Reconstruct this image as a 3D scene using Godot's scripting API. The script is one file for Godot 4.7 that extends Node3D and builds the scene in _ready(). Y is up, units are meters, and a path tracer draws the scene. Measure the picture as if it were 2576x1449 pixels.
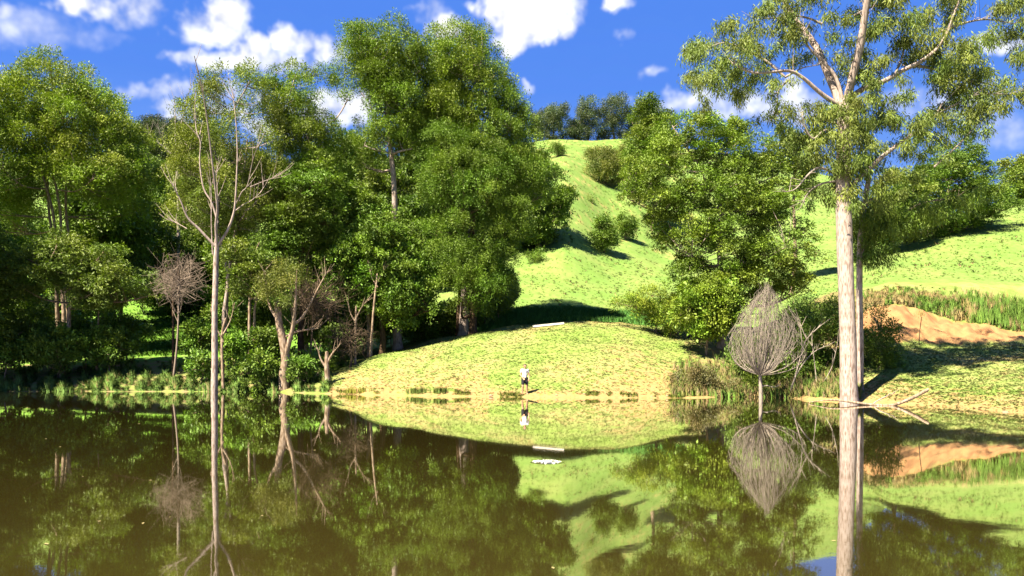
extends Node3D
# A farm pond below a grassy hill: gum trees and rainforest edge on the far bank, a mown earth mound, one person at the water's edge.
# Measuring frame: pixel positions are read on a 2576 x 1449 copy of the photograph; HY is its horizon, F its focal length.
const CX := 1288.0
const HY := 900.0
const F := 2020.0
const EYE := 2.13
var rng := RandomNumberGenerator.new()
var noise := FastNoiseLite.new()
var fine := FastNoiseLite.new()
var M := {}
var taken := {}
var sprays := {}

# ------------------------------------------------------------------ helpers
func W(px: float, py: float, d: float) -> Vector3:
	return Vector3((px - CX) / F * d, EYE + (HY - py) / F * d, -d)

func numbered(called: String) -> String:
	var n: int = taken.get(called, 0)
	taken[called] = n + 1
	return called if n == 0 else "%s_%03d" % [called, n]

func thing(called: String, label: String, category: String, at := Vector3.ZERO, group := "") -> Node3D:
	var o := Node3D.new()
	o.name = numbered(called)
	add_child(o)
	o.position = at
	o.set_meta("label", label)
	o.set_meta("category", category)
	if group != "":
		o.set_meta("group", group)
	return o

func part(called: String, mesh: Mesh, mat: Material, parent: Node3D) -> MeshInstance3D:
	var o := MeshInstance3D.new()
	o.name = called
	o.mesh = mesh
	o.material_override = mat
	parent.add_child(o, true)
	return o

func rnd(a: float, b: float) -> float:
	return rng.randf_range(a, b)

class Shape:
	var v := PackedVector3Array()
	var n := PackedVector3Array()
	var c := PackedColorArray()
	var i := PackedInt32Array()
	func mesh() -> ArrayMesh:
		var a := []
		a.resize(Mesh.ARRAY_MAX)
		a[Mesh.ARRAY_VERTEX] = v
		a[Mesh.ARRAY_NORMAL] = n
		if c.size() == v.size():
			a[Mesh.ARRAY_COLOR] = c
		a[Mesh.ARRAY_INDEX] = i
		var m := ArrayMesh.new()
		m.add_surface_from_arrays(Mesh.PRIMITIVE_TRIANGLES, a)
		return m

# a tapered tube through points, closed with a point at its end
func tube(s: Shape, p: Array, r: Array, sides := 6, lump := 0.0) -> void:
	var k := p.size()
	var base := s.v.size()
	var t0: Vector3 = (p[1] - p[0]).normalized()
	var u := t0.cross(Vector3(0.31, 0.17, 0.93)).normalized()
	for a in k:
		var t: Vector3 = (p[mini(a + 1, k - 1)] - p[maxi(a - 1, 0)]).normalized()
		u = (u - t * u.dot(t)).normalized()
		var w := t.cross(u)
		for b in sides:
			var an := TAU * b / sides
			var dir := u * cos(an) + w * sin(an)
			var rr: float = r[a]
			if lump > 0.0:
				rr *= 1.0 + lump * fine.get_noise_3dv(p[a] * 2.0 + dir * 3.0)
			s.v.append(p[a] + dir * rr)
			s.n.append(dir)
	for a in k - 1:
		for b in sides:
			var q0 := base + a * sides + b
			var q1 := base + a * sides + (b + 1) % sides
			s.i.append_array([q0, q0 + sides, q1, q1, q0 + sides, q1 + sides])
	for e in 2:
		var at := 0 if e == 0 else k - 1
		var tip: Vector3 = p[at] + (p[at] - p[1 if e == 0 else k - 2]).normalized() * float(r[at]) * 0.4
		s.v.append(tip)
		s.n.append((p[at] - p[1 if e == 0 else k - 2]).normalized())
		var q := s.v.size() - 1
		for b in sides:
			var q0 := base + at * sides + b
			var q1 := base + at * sides + (b + 1) % sides
			if e == 0:
				s.i.append_array([q0, q1, q])
			else:
				s.i.append_array([q1, q0, q])

# resample a polyline as a smooth curve
func smooth_path(p: Array, steps: int) -> Array:
	var out := []
	for k in p.size() - 1:
		var p0: Vector3 = p[maxi(k - 1, 0)]
		var p1: Vector3 = p[k]
		var p2: Vector3 = p[k + 1]
		var p3: Vector3 = p[mini(k + 2, p.size() - 1)]
		for s in steps:
			out.append(p1.cubic_interpolate(p2, p0, p3, float(s) / steps))
	out.append(p[p.size() - 1])
	return out

func radii(k: int, a: float, b: float, power := 1.0) -> Array:
	var out := []
	for q in k:
		out.append(lerpf(a, b, pow(float(q) / (k - 1), power)))
	return out

func mat(col: Color, rough := 0.85, spec := 0.3) -> StandardMaterial3D:
	var m := StandardMaterial3D.new()
	m.albedo_color = col.linear_to_srgb()
	m.roughness = rough
	m.metallic_specular = spec
	return m

func noise_tex(freq: float, stops: Array, seed_: int, size := 512, octaves := 5) -> NoiseTexture2D:
	var n := FastNoiseLite.new()
	n.seed = seed_
	n.frequency = freq
	n.fractal_octaves = octaves
	var g := Gradient.new()
	g.offsets = PackedFloat32Array(stops.map(func(s): return s[0]))
	g.colors = PackedColorArray(stops.map(func(s): return s[1]))
	var t := NoiseTexture2D.new()
	t.width = size
	t.height = size
	t.seamless = true
	t.noise = n
	t.color_ramp = g
	return t

# ------------------------------------------------------------------ terrain
# profiles across the view: [pixel column, [depth, height] ...]; heights come from where the ground line meets the picture at that depth
var PROFILES := [
	[-6800.0, [0, 0.6, 3, 0.2, 5, -0.5, 9, -0.6, 12, 0, 16, 1.5, 40, 6, 100, 18, 160, 36, 240, 60, 400, 66, 1600, 60]],
	[-1500.0, [0, 0.6, 3, 0.2, 5, -0.6, 27, -0.7, 31, 0, 40, 1.6, 60, 3.5, 100, 9, 160, 32, 240, 62, 400, 70, 1600, 60]],
	[-600.0, [0, 0.6, 3, 0.2, 5, -0.6, 42, -0.7, 46, 0, 52, 1.2, 60, 2, 100, 8, 160, 32, 240, 62, 400, 70, 1600, 60]],
	[0.0, [0, 0.6, 3, 0.2, 5, -0.6, 47.5, -0.7, 50.6, 0, 56, 1.2, 70, 2.5, 100, 8, 160, 30, 240, 61, 400, 70, 1600, 60]],
	[410.0, [0, 0.6, 3, 0.2, 5, -0.6, 47.5, -0.7, 50.6, 0, 56, 1.2, 62, 2.3, 68, 2.9, 95, 6.3, 140, 22, 240, 61, 400, 70, 1600, 60]],
	[700.0, [0, 0.6, 3, 0.2, 5, -0.6, 46, -0.7, 49.5, 0, 55, 1.3, 65, 2.8, 90, 7, 140, 22, 240, 58, 400, 66, 1600, 60]],
	[830.0, [0, 0.6, 3, 0.2, 5, -0.6, 44.5, -0.7, 47.5, 0, 51, 0.9, 55, 1.2, 65, 2.8, 90, 8, 140, 24, 220, 54, 400, 62, 1600, 60]],
	[960.0, [0, 0.6, 3, 0.2, 5, -0.6, 43, -0.7, 45.9, 0, 50, 1.2, 54, 2.4, 58, 2.2, 66, 3.2, 90, 9, 140, 25, 200, 52, 400, 60, 1600, 60]],
	[1130.0, [0, 0.6, 3, 0.2, 5, -0.6, 41.5, -0.7, 44.4, 0, 50, 1.7, 56, 3.3, 58.5, 3.6, 63, 3.6, 72, 5, 90, 10.5, 140, 30, 200, 54, 400, 60, 1600, 60]],
	[1300.0, [0, 0.6, 3, 0.2, 5, -0.6, 41, -0.7, 43.6, 0, 50, 2.0, 57, 4.0, 61, 4.62, 64, 4.6, 72, 6.2, 90, 11.5, 100, 16, 120, 24.7, 150, 36, 200, 55.5, 260, 59, 400, 60, 1600, 60]],
	[1420.0, [0, 0.6, 3, 0.2, 5, -0.6, 40.5, -0.7, 43.2, 0, 50, 2.15, 57, 4.15, 62, 4.95, 65, 4.9, 70, 5.8, 86, 10.6, 97, 16, 120, 25.9, 150, 37.8, 200, 56.6, 260, 60, 400, 60, 1600, 60]],
	[1560.0, [0, 0.6, 3, 0.2, 5, -0.6, 40, -0.7, 42.9, 0, 50, 2.2, 57, 4.1, 62, 4.85, 66, 4.9, 74, 6.3, 90, 11.0, 103, 15.4, 125, 23, 155, 35, 205, 58, 260, 60, 400, 60, 1600, 60]],
	[1700.0, [0, 0.6, 3, 0.2, 5, -0.6, 40, -0.7, 42.5, 0, 50, 1.7, 58, 3.7, 70, 5.9, 85, 9.3, 100, 13, 130, 21.4, 205, 56, 260, 58, 400, 60, 1600, 60]],
	[1900.0, [0, 0.6, 3, 0.2, 5, -0.6, 40.5, -0.7, 43.6, 0, 48, 1.2, 60, 3.5, 75, 6.5, 95, 11.5, 130, 22, 205, 53, 260, 56, 400, 60, 1600, 60]],
	[2100.0, [0, 0.6, 3, 0.2, 5, -0.6, 37, -0.7, 40, 0, 45, 1.3, 52, 3.5, 58, 6.1, 75, 9.6, 100, 15.5, 150, 30, 205, 48.5, 260, 52, 400, 60, 1600, 60]],
	[2190.0, [0, 0.6, 3, 0.2, 5, -0.6, 36, -0.7, 38.4, 0, 42, 0.9, 47.4, 2.9, 51.4, 5.3, 56, 6.4, 75, 10, 97, 15.5, 130, 20, 205, 40, 260, 50, 400, 60, 1600, 60]],
	[2250.0, [0, 0.6, 3, 0.2, 5, -0.6, 34.5, -0.7, 37, 0, 42, 1.1, 46, 2.6, 47.6, 2.95, 51.7, 5.45, 56, 6.5, 75, 11, 95, 16, 110, 16.5, 150, 20, 205, 34, 260, 45, 400, 60, 1600, 60]],
	[2400.0, [0, 0.6, 3, 0.2, 5, -0.6, 31, -0.7, 34, 0, 38, 0.5, 43, 1.7, 48, 2.95, 51.8, 4.6, 53.4, 5.5, 58, 6.7, 75, 11.4, 95, 18.6, 105, 20.6, 130, 20, 205, 28, 260, 40, 400, 55, 1600, 60]],
	[2576.0, [0, 0.6, 3, 0.2, 5, -0.6, 28, -0.7, 30.7, 0, 36, 0.8, 43, 2.0, 48, 2.9, 51, 3.9, 53, 5, 60, 6.7, 75, 11.8, 95, 19.5, 108, 24, 140, 25, 205, 30, 260, 38, 400, 55, 1600, 60]],
	[3000.0, [0, 0.6, 3, 0.2, 5, -0.6, 21, -0.7, 24, 0, 36, 2, 50, 4.5, 75, 12, 105, 26, 205, 34, 260, 40, 400, 55, 1600, 60]],
	[3900.0, [0, 0.6, 3, 0.2, 5, -0.6, 13, -0.6, 16, 0, 30, 2.2, 75, 14, 105, 28, 205, 36, 260, 40, 400, 55, 1600, 60]],
	[9400.0, [0, 0.6, 3, 0.2, 5, -0.4, 7, -0.4, 9, 0, 14, 1.2, 40, 9, 105, 28, 205, 36, 260, 40, 400, 55, 1600, 60]],
]
const STEP := 0.5
const TABLE := 820          # depths up to 410 m in half metres
var tables := []
var shores := []

func build_tables() -> void:
	for prof in PROFILES:
		var k: Array = prof[1]
		var t := PackedFloat32Array()
		t.resize(TABLE)
		var seg := 0
		var n := k.size() / 2
		for q in TABLE:
			var d := q * STEP
			while seg < n - 2 and d > float(k[2 * seg + 2]):
				seg += 1
			var x0 := float(k[2 * seg])
			var x1 := float(k[2 * seg + 2])
			t[q] = lerpf(k[2 * seg + 1], k[2 * seg + 3], clampf((d - x0) / (x1 - x0), 0, 1))
		var s := t.duplicate()          # a little smoothing rounds the knots
		for pass_ in 2:
			for q in range(1, TABLE - 1):
				s[q] = (t[q - 1] + 2.0 * t[q] + t[q + 1]) * 0.25
			t = s.duplicate()
		tables.append(t)
		var at := 0.0
		for q in range(n - 1):
			if float(k[2 * q + 1]) < 0.0 and float(k[2 * q + 3]) >= 0.0:
				at = k[2 * q + 2]
		shores.append(at)

func column(px: float) -> int:
	var lo := 0
	var hi := PROFILES.size() - 2
	while lo < hi:
		var mid := (lo + hi + 1) >> 1
		if float(PROFILES[mid][0]) <= px:
			lo = mid
		else:
			hi = mid - 1
	return lo

func profile(c: int, d: float) -> float:
	var t: PackedFloat32Array = tables[c]
	if d >= (TABLE - 2) * STEP:
		return t[TABLE - 2]
	var q := d / STEP
	var k := int(q)
	return lerpf(t[k], t[k + 1], q - k)

func blend(px: float) -> Array:
	var c := column(px)
	var f := clampf((px - float(PROFILES[c][0])) / (float(PROFILES[c + 1][0]) - float(PROFILES[c][0])), 0, 1)
	return [c, f * f * (3.0 - 2.0 * f) * 0.6 + f * 0.4]

func ground_at(px: float, d: float, b := []) -> float:
	if b.is_empty():
		b = blend(px)
	var c: int = b[0]
	var h := lerpf(profile(c, d), profile(c + 1, d), b[1])
	var x := (px - CX) / F * d
	var far := clampf((d - 40.0) / 120.0, 0, 1)
	if px > 2120.0 and d > 46.0 and d < 54.0:          # clods and slips in the cutting
		h += (fine.get_noise_2d(x * 11.0, d * 11.0) * 0.16 + noise.get_noise_2d(x * 14.0, d * 8.0) * 0.3) * dirt_share(px, d)
	h += noise.get_noise_2d(x * 2.2, d * 2.2) * lerpf(0.15, 0.3, far) + fine.get_noise_2d(x * 2.4, d * 2.4) * 0.07
	return h

func shore_at(px: float) -> float:
	var b := blend(px)
	return lerpf(shores[b[0]], shores[b[0] + 1], b[1])

func on_ground(px: float, d: float) -> Vector3:
	return Vector3((px - CX) / F * d, ground_at(px, d), -d)

# the depth at which the ground of a pixel column is seen at height py
func depth_for(px: float, py: float) -> float:
	var d := 64.0
	while d < 215.0 and HY - (ground_at(px, d) - EYE) * F / d > py:
		d += 0.5
	return d

func ramp(x: float, pts: Array) -> float:
	for k in range(0, pts.size() - 2, 2):
		if x <= float(pts[k + 2]):
			return lerpf(pts[k + 1], pts[k + 3], clampf((x - float(pts[k])) / (float(pts[k + 2]) - float(pts[k])), 0, 1))
	return pts[pts.size() - 1]

func dirt_share(px: float, d: float) -> float:
	if px < 2120.0 or d < 44.0 or d > 57.0:
		return 0.0
	var lo := ramp(px, [2120, 49.8, 2160, 48.3, 2250, 47.7, 2400, 48.1, 2576, 48.6, 2900, 48.0])
	var hi := ramp(px, [2120, 49.9, 2140, 51.4, 2200, 51.8, 2250, 51.9, 2340, 52.2, 2420, 51.4, 2500, 50.9, 2576, 50.4, 2900, 49.5])
	var x := (px - CX) / F * d
	var wob := fine.get_noise_2d(x * 9.0, d * 9.0) * 0.5
	return smoothstep(-0.25, 0.25, minf(d - lo, hi - d) + wob)

# which piece of the setting a spot belongs to: 0 ground, 1 mound, 2 hill, 3 track
func zone(px: float, d: float) -> int:
	if dirt_share(px, d) > 0.5:
		return 3
	if d > 72.0 + noise.get_noise_2d(px * 0.1, 7.0) * 4.0:
		return 2
	if px > 826.0 and px < 1705.0 and d < 63.5 and d > 41.0:
		return 1
	return 0

func soil(px: float, d: float) -> Color:
	var x := (px - CX) / F * d
	var n1 := noise.get_noise_2d(x * 3.0 + 40.0, d * 3.0)
	var n2 := noise.get_noise_2d(x * 11.0, d * 11.0 + 90.0)
	var n3 := fine.get_noise_2d(x * 14.0, d * 14.0)
	var n4 := fine.get_noise_2d(x * 45.0, d * 45.0)
	var off := d - shore_at(px)
	var green := Color(0.142, 0.200, 0.046)
	var straw := Color(0.225, 0.215, 0.088)
	var red := Color(0.265, 0.150, 0.070)
	var c: Color
	if d > 63.0 + n1 * 1.5 and d < 74.0 and px > 1180.0 and px < 1700.0:
		c = Color(0.075, 0.17, 0.035).lerp(Color(0.16, 0.22, 0.04), clampf(0.35 + n2 * 1.6 + n1, 0, 1))
	elif d > 63.0:
		c = Color(0.112, 0.185, 0.042).lerp(Color(0.158, 0.200, 0.058), clampf(0.45 + n1 * 0.9 + n3 * 0.5, 0, 1))
		c = c.lerp(Color(0.09, 0.16, 0.025), clampf((n2 - 0.22) * 2.0, 0, 0.35))
		if d > 108.0 and px > 1300.0 and px < 1750.0:
			c = c.lerp(Color(0.3, 0.21, 0.09), clampf((n3 + n1 * 0.6 - 0.33) * 3.0, 0, 0.55))
	else:
		c = green.lerp(straw, clampf(0.42 + n1 * 0.7 + n3 * 0.35 + n4 * 0.12, 0, 1))
		c = c.lerp(Color(0.105, 0.180, 0.028), clampf((n2 - 0.1) * 2.0, 0, 0.4))
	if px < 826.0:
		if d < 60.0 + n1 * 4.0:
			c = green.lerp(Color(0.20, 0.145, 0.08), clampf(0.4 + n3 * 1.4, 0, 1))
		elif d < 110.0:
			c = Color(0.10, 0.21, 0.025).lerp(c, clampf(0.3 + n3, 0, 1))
	elif d < 64.0 and px < 2160.0 and px > 1720.0:
		c = c.lerp(Color(0.15, 0.105, 0.055), clampf(0.35 + n3 + smoothstep(1840, 1900, px) * 0.4, 0, 0.9))
	if px > 826.0 and d < 62.0:
		# bare red earth: a strip at the waterline and worn patches with ragged edges
		var bare := 1.3 - off * 0.8 + n3 * 1.6 + n1 * 1.0
		bare = maxf(bare, minf((n1 * 1.5 + n3 * 1.1 + n4 * 0.4) * 2.0 - 0.8, 0.5))
		if px > 1430.0 and px < 1760.0:
			bare = maxf(bare, 1.4 - absf(off - 2.6) * 0.24 + n3 * 1.7 + n4 * 0.9 - absf(px - 1650.0) / 170.0)
		if px > 860.0 and px < 1230.0:
			bare = maxf(bare, 0.95 - absf(off - 2.3) * 0.36 + n3 * 1.6 + n4 * 0.8)
		if px > 2160.0:
			bare = maxf(bare, 1.2 - off * 0.28 + n3 * 1.7 + n4 * 0.8)
		c = c.lerp(red.lerp(straw, clampf(0.25 + n4 * 1.2, 0, 1)), clampf(bare, 0, 0.9))
	var dirt := dirt_share(px, d)
	if dirt > 0.0:
		c = c.lerp(Color(0.265, 0.152, 0.070).lerp(Color(0.205, 0.102, 0.050), clampf(0.3 + n3 * 1.3 + n2, 0, 1)), dirt)
	var tone := 1.0 + n4 * 0.10 + n3 * 0.06
	return Color(c.r * tone, c.g * tone, c.b * tone)

func build_ground() -> void:
	var cols := []
	for q in [-6800, -5200, -4000, -3000, -2300, -1800, -1400, -1100, -850, -650, -500, -380, -280, -200, -140, -90]:
		cols.append(float(q))
	var p := -60.0
	while p < 2640.0:
		cols.append(p)
		p += 5.0
	for q in [2660, 2700, 2760, 2840, 2950, 3100, 3300, 3600, 4000, 4600, 5500, 7000, 9400]:
		cols.append(float(q))
	var rows := [0.02, 1.0, 2.0, 3.0, 4.0, 5.0, 7.0, 10.0, 14.0, 19.0, 24.0, 27.0]
	var d := 28.5
	while d < 66.0:
		rows.append(d)
		d += 0.17
	while d < 110.0:
		rows.append(d)
		d += 0.45
	while d < 215.0:
		rows.append(d)
		d += 1.3
	for q in [220, 230, 245, 265, 300, 350, 420, 600, 900, 1500]:
		rows.append(float(q))
	var nc := cols.size()
	var nr := rows.size()
	var pos := PackedVector3Array()
	var colr := PackedColorArray()
	pos.resize(nc * nr)
	colr.resize(nc * nr)
	for a in nc:
		var b := blend(cols[a])
		for r in nr:
			var dd: float = rows[r]
			pos[a * nr + r] = Vector3((cols[a] - CX) / F * dd, ground_at(cols[a], dd, b), -dd)
			colr[a * nr + r] = soil(cols[a], dd) if dd > 25.0 else Color(0.085, 0.065, 0.03)
	var nor := PackedVector3Array()
	nor.resize(nc * nr)
	for a in nc:
		for r in nr:
			var e1 := pos[mini(a + 1, nc - 1) * nr + r] - pos[maxi(a - 1, 0) * nr + r]
			var e2 := pos[a * nr + mini(r + 1, nr - 1)] - pos[a * nr + maxi(r - 1, 0)]
			nor[a * nr + r] = e1.cross(e2).normalized()
	var pieces := [Shape.new(), Shape.new(), Shape.new(), Shape.new()]
	var maps := []
	for z in 4:
		var m := PackedInt32Array()
		m.resize(nc * nr)
		m.fill(-1)
		maps.append(m)
	for a in nc - 1:
		for r in nr - 1:
			var z := zone((cols[a] + cols[a + 1]) * 0.5, (rows[r] + rows[r + 1]) * 0.5)
			var s: Shape = pieces[z]
			var q := []
			for k in [a * nr + r, (a + 1) * nr + r, a * nr + r + 1, (a + 1) * nr + r + 1]:
				if maps[z][k] < 0:
					maps[z][k] = s.v.size()
					s.v.append(pos[k])
					s.n.append(nor[k])
					s.c.append(colr[k])
				q.append(maps[z][k])
			s.i.append_array([q[0], q[2], q[1], q[1], q[2], q[3]])
	# the bank behind and beside the camera
	var g: Shape = pieces[0]
	var at := g.v.size()
	for zz in 8:
		for xx in 11:
			var x := -500.0 + 100.0 * xx
			var z: float = [0.0, 4.0, 10.0, 25.0, 60.0, 140.0, 400.0, 1200.0][zz]
			g.v.append(Vector3(x, 0.6 + noise.get_noise_2d(x, z) * 0.2, z))
			g.n.append(Vector3.UP)
			g.c.append(Color(0.14, 0.18, 0.04))
	for zz in 7:
		for xx in 10:
			var k := at + zz * 11 + xx
			g.i.append_array([k, k + 1, k + 11, k + 1, k + 12, k + 11])
	var names := ["ground", "mound", "hill", "track"]
	for z in 4:
		var o := part(names[z], pieces[z].mesh(), M.soil, self)
		o.set_meta("kind", "structure")
		o.set_meta("label", ["grassy and muddy ground round the pond", "rounded grass mound with bare red earth patches beside the pond", "steep bright green grass hillside behind the trees", "orange dirt track cut into the grass bank"][z])

# ------------------------------------------------------------------ foliage
# a spray of leaves, about 0.4 m in radius, shared by every crown of its kind
func make_spray(kind: String) -> ArrayMesh:
	var s := Shape.new()
	var count := 34
	var l0 := 0.13
	var l1 := 0.23
	var wide := 0.40
	var radius := 0.40
	if kind == "gum":
		count = 26
		l0 = 0.20
		l1 = 0.32
		wide = 0.20
		radius = 0.42
	elif kind == "glossy":
		count = 30
		l0 = 0.15
		l1 = 0.25
		wide = 0.48
	elif kind == "fine":
		count = 34
		l0 = 0.12
		l1 = 0.2
		wide = 0.3
		radius = 0.4
	for k in count:
		var dir := Vector3(rng.randfn(), rng.randfn() * 0.8 + 0.15, rng.randfn()).normalized()
		var c := dir * radius * pow(rng.randf(), 0.45)
		var axis := (dir + Vector3(rng.randfn(), rng.randfn(), rng.randfn()) * 0.55).normalized()
		if kind == "gum":
			axis = (dir * 0.5 + Vector3(rng.randfn() * 0.35, -1.0, rng.randfn() * 0.35)).normalized()
		var l := rnd(l0 * 0.6, l1 * 1.1)
		var side := axis.cross(Vector3(rng.randfn(), rng.randfn(), rng.randfn())).normalized()
		if kind != "gum":
			side = axis.cross(Vector3(rng.randfn() * 0.5, 1.0, rng.randfn() * 0.5)).normalized()
		var w := l * wide * 0.5
		var nn := side.cross(axis).normalized()
		var fold := nn * w * 0.35
		var b := s.v.size()
		s.v.append_array([c - axis * l * 0.5, c - axis * l * 0.02 + side * w + fold, c + axis * l * 0.5, c - axis * l * 0.02 - side * w + fold])
		var n1 := (nn - side * 0.25).normalized()
		s.n.append_array([nn, n1, nn, (nn + side * 0.25).normalized()])
		s.i.append_array([b, b + 2, b + 1, b, b + 3, b + 2])
	return s.mesh()

func leaf_material() -> StandardMaterial3D:
	var m := StandardMaterial3D.new()
	m.vertex_color_use_as_albedo = true
	m.roughness = 0.55
	m.metallic_specular = 0.35
	m.cull_mode = BaseMaterial3D.CULL_DISABLED
	m.backlight_enabled = true
	m.backlight = Color(0.66, 0.72, 0.26)
	return m

# puffs: [centre relative to the tree, radius]; each becomes a dome of sprays
func crown(puffs: Array, kind: String, size: float, hue: Color, parent: Node3D, thick := 1.0, called := "crown") -> void:
	var xf: Array[Transform3D] = []
	var cs := PackedColorArray()
	for p in puffs:
		var r: float = p[1]
		var sr := 0.40 * size
		var count := int(ceil(thick * (4.2 * r * r / (sr * sr) + 3.0)))
		var tint := rnd(0.78, 1.25)
		var warm := rnd(-0.12, 0.16)
		var form := Vector3(rnd(0.8, 1.35), rnd(0.42, 0.85), rnd(0.8, 1.35))
		var turn := Basis.from_euler(Vector3(rnd(-0.35, 0.35), rnd(0, TAU), rnd(-0.35, 0.35)))
		for k in count:
			var dir := Vector3(rng.randfn(), rng.randfn() + 0.55, rng.randfn()).normalized()
			if dir.y < -0.2 and rng.randf() < 0.55:
				dir.y = -dir.y
			var rad := r * pow(rnd(0.35, 1.0), 0.4)
			if k % 8 == 0:
				rad *= rnd(1.0, 1.4)
			var at: Vector3 = p[0] + turn * (dir * form * rad)
			if dir.y < 0.25:          # the rim hangs
				at.y -= rnd(0.0, 0.35) * r
			var bas := Basis.from_euler(Vector3(rnd(-0.5, 0.5), rnd(0, TAU), rnd(-0.5, 0.5))).scaled(Vector3.ONE * size * rnd(0.75, 1.25))
			xf.append(Transform3D(bas, at))
			var t := tint * rnd(0.75, 1.3)
			cs.append(Color(hue.r * t * (1.0 + warm), hue.g * t, hue.b * t))
	var mm := MultiMesh.new()
	mm.transform_format = MultiMesh.TRANSFORM_3D
	mm.use_colors = true
	if not sprays.has(kind):
		sprays[kind] = make_spray(kind)
	mm.mesh = sprays[kind]
	mm.instance_count = xf.size()
	for k in xf.size():
		mm.set_instance_transform(k, xf[k])
		mm.set_instance_color(k, cs[k])
	var o := MultiMeshInstance3D.new()
	o.name = called
	o.multimesh = mm
	o.material_override = M.leaf
	o.set_meta("kind", "stuff")
	parent.add_child(o, true)
	leaves += xf.size()

var leaves := 0

func edge_distance(poly: PackedVector2Array, p: Vector2) -> float:
	var best := 1e9
	for k in poly.size():
		best = minf(best, p.distance_to(Geometry2D.get_closest_point_to_segment(p, poly[k], poly[(k + 1) % poly.size()])))
	return best

# fills an outline (pixels at depth d) with puffs through its whole thickness; positions relative to base
func fill_outline(outline: Array, d: float, base: Vector3, o: Dictionary) -> Array:
	var poly := PackedVector2Array()
	var lo := Vector2(1e9, 1e9)
	var hi := -lo
	for k in range(0, outline.size(), 2):
		var w := W(outline[k], outline[k + 1], d)
		var q := Vector2(w.x, w.y)
		poly.append(q)
		lo = lo.min(q)
		hi = hi.max(q)
	var r: float = o.get("r", 1.1)
	var holes: Array = o.get("holes", [])
	var dens: float = o.get("dens", 1.0)
	var step := r * 0.98 / sqrt(dens)
	var inner := 0.0
	var spots := []
	var y := lo.y
	while y < hi.y:
		var x := lo.x
		while x < hi.x:
			var q := Vector2(x + rnd(-0.45, 0.45) * step, y + rnd(-0.45, 0.45) * step)
			x += step
			if not Geometry2D.is_point_in_polygon(q, poly):
				continue
			var e := edge_distance(poly, q)
			if e < r * 0.3:
				continue
			var shut := false
			for h in holes:
				var c := W(h[0], h[1], d)
				if q.distance_to(Vector2(c.x, c.y)) < float(h[2]) / F * d + r * 0.35:
					shut = true
			if shut:
				continue
			inner = maxf(inner, e)
			spots.append([q, e])
		y += step * 0.85
	var thick: float = o.get("thick", minf(inner * 1.15, 7.0))
	var out := []
	for s in spots:
		var q: Vector2 = s[0]
		var e: float = s[1]
		var f := 1.0 - clampf(e / maxf(inner, 0.01), 0, 1)
		var t := thick * sqrt(maxf(0.0, 1.0 - f * f))
		var pr := minf(r * rnd(0.55, 1.35), e * 0.9 + 0.25 * r)
		var c := Vector3(q.x, q.y, -d) - base
		if t < r * 0.7:
			out.append([c + Vector3(0, 0, rnd(-0.3, 0.3) * r), pr])
			continue
		out.append([c + Vector3(rnd(-0.2, 0.2), rnd(-0.2, 0.2), t * rnd(0.45, 1.0)), pr])
		if rng.randf() < 0.8:
			out.append([c + Vector3(rnd(-0.6, 0.6), rnd(-0.4, 0.4), -t * rnd(0.3, 1.0)), pr])
		if t > r * 2.0 and rng.randf() < 0.45:
			out.append([c + Vector3(rnd(-0.6, 0.6), rnd(-0.4, 0.4), t * rnd(-0.3, 0.4)), pr])
	return out

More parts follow.
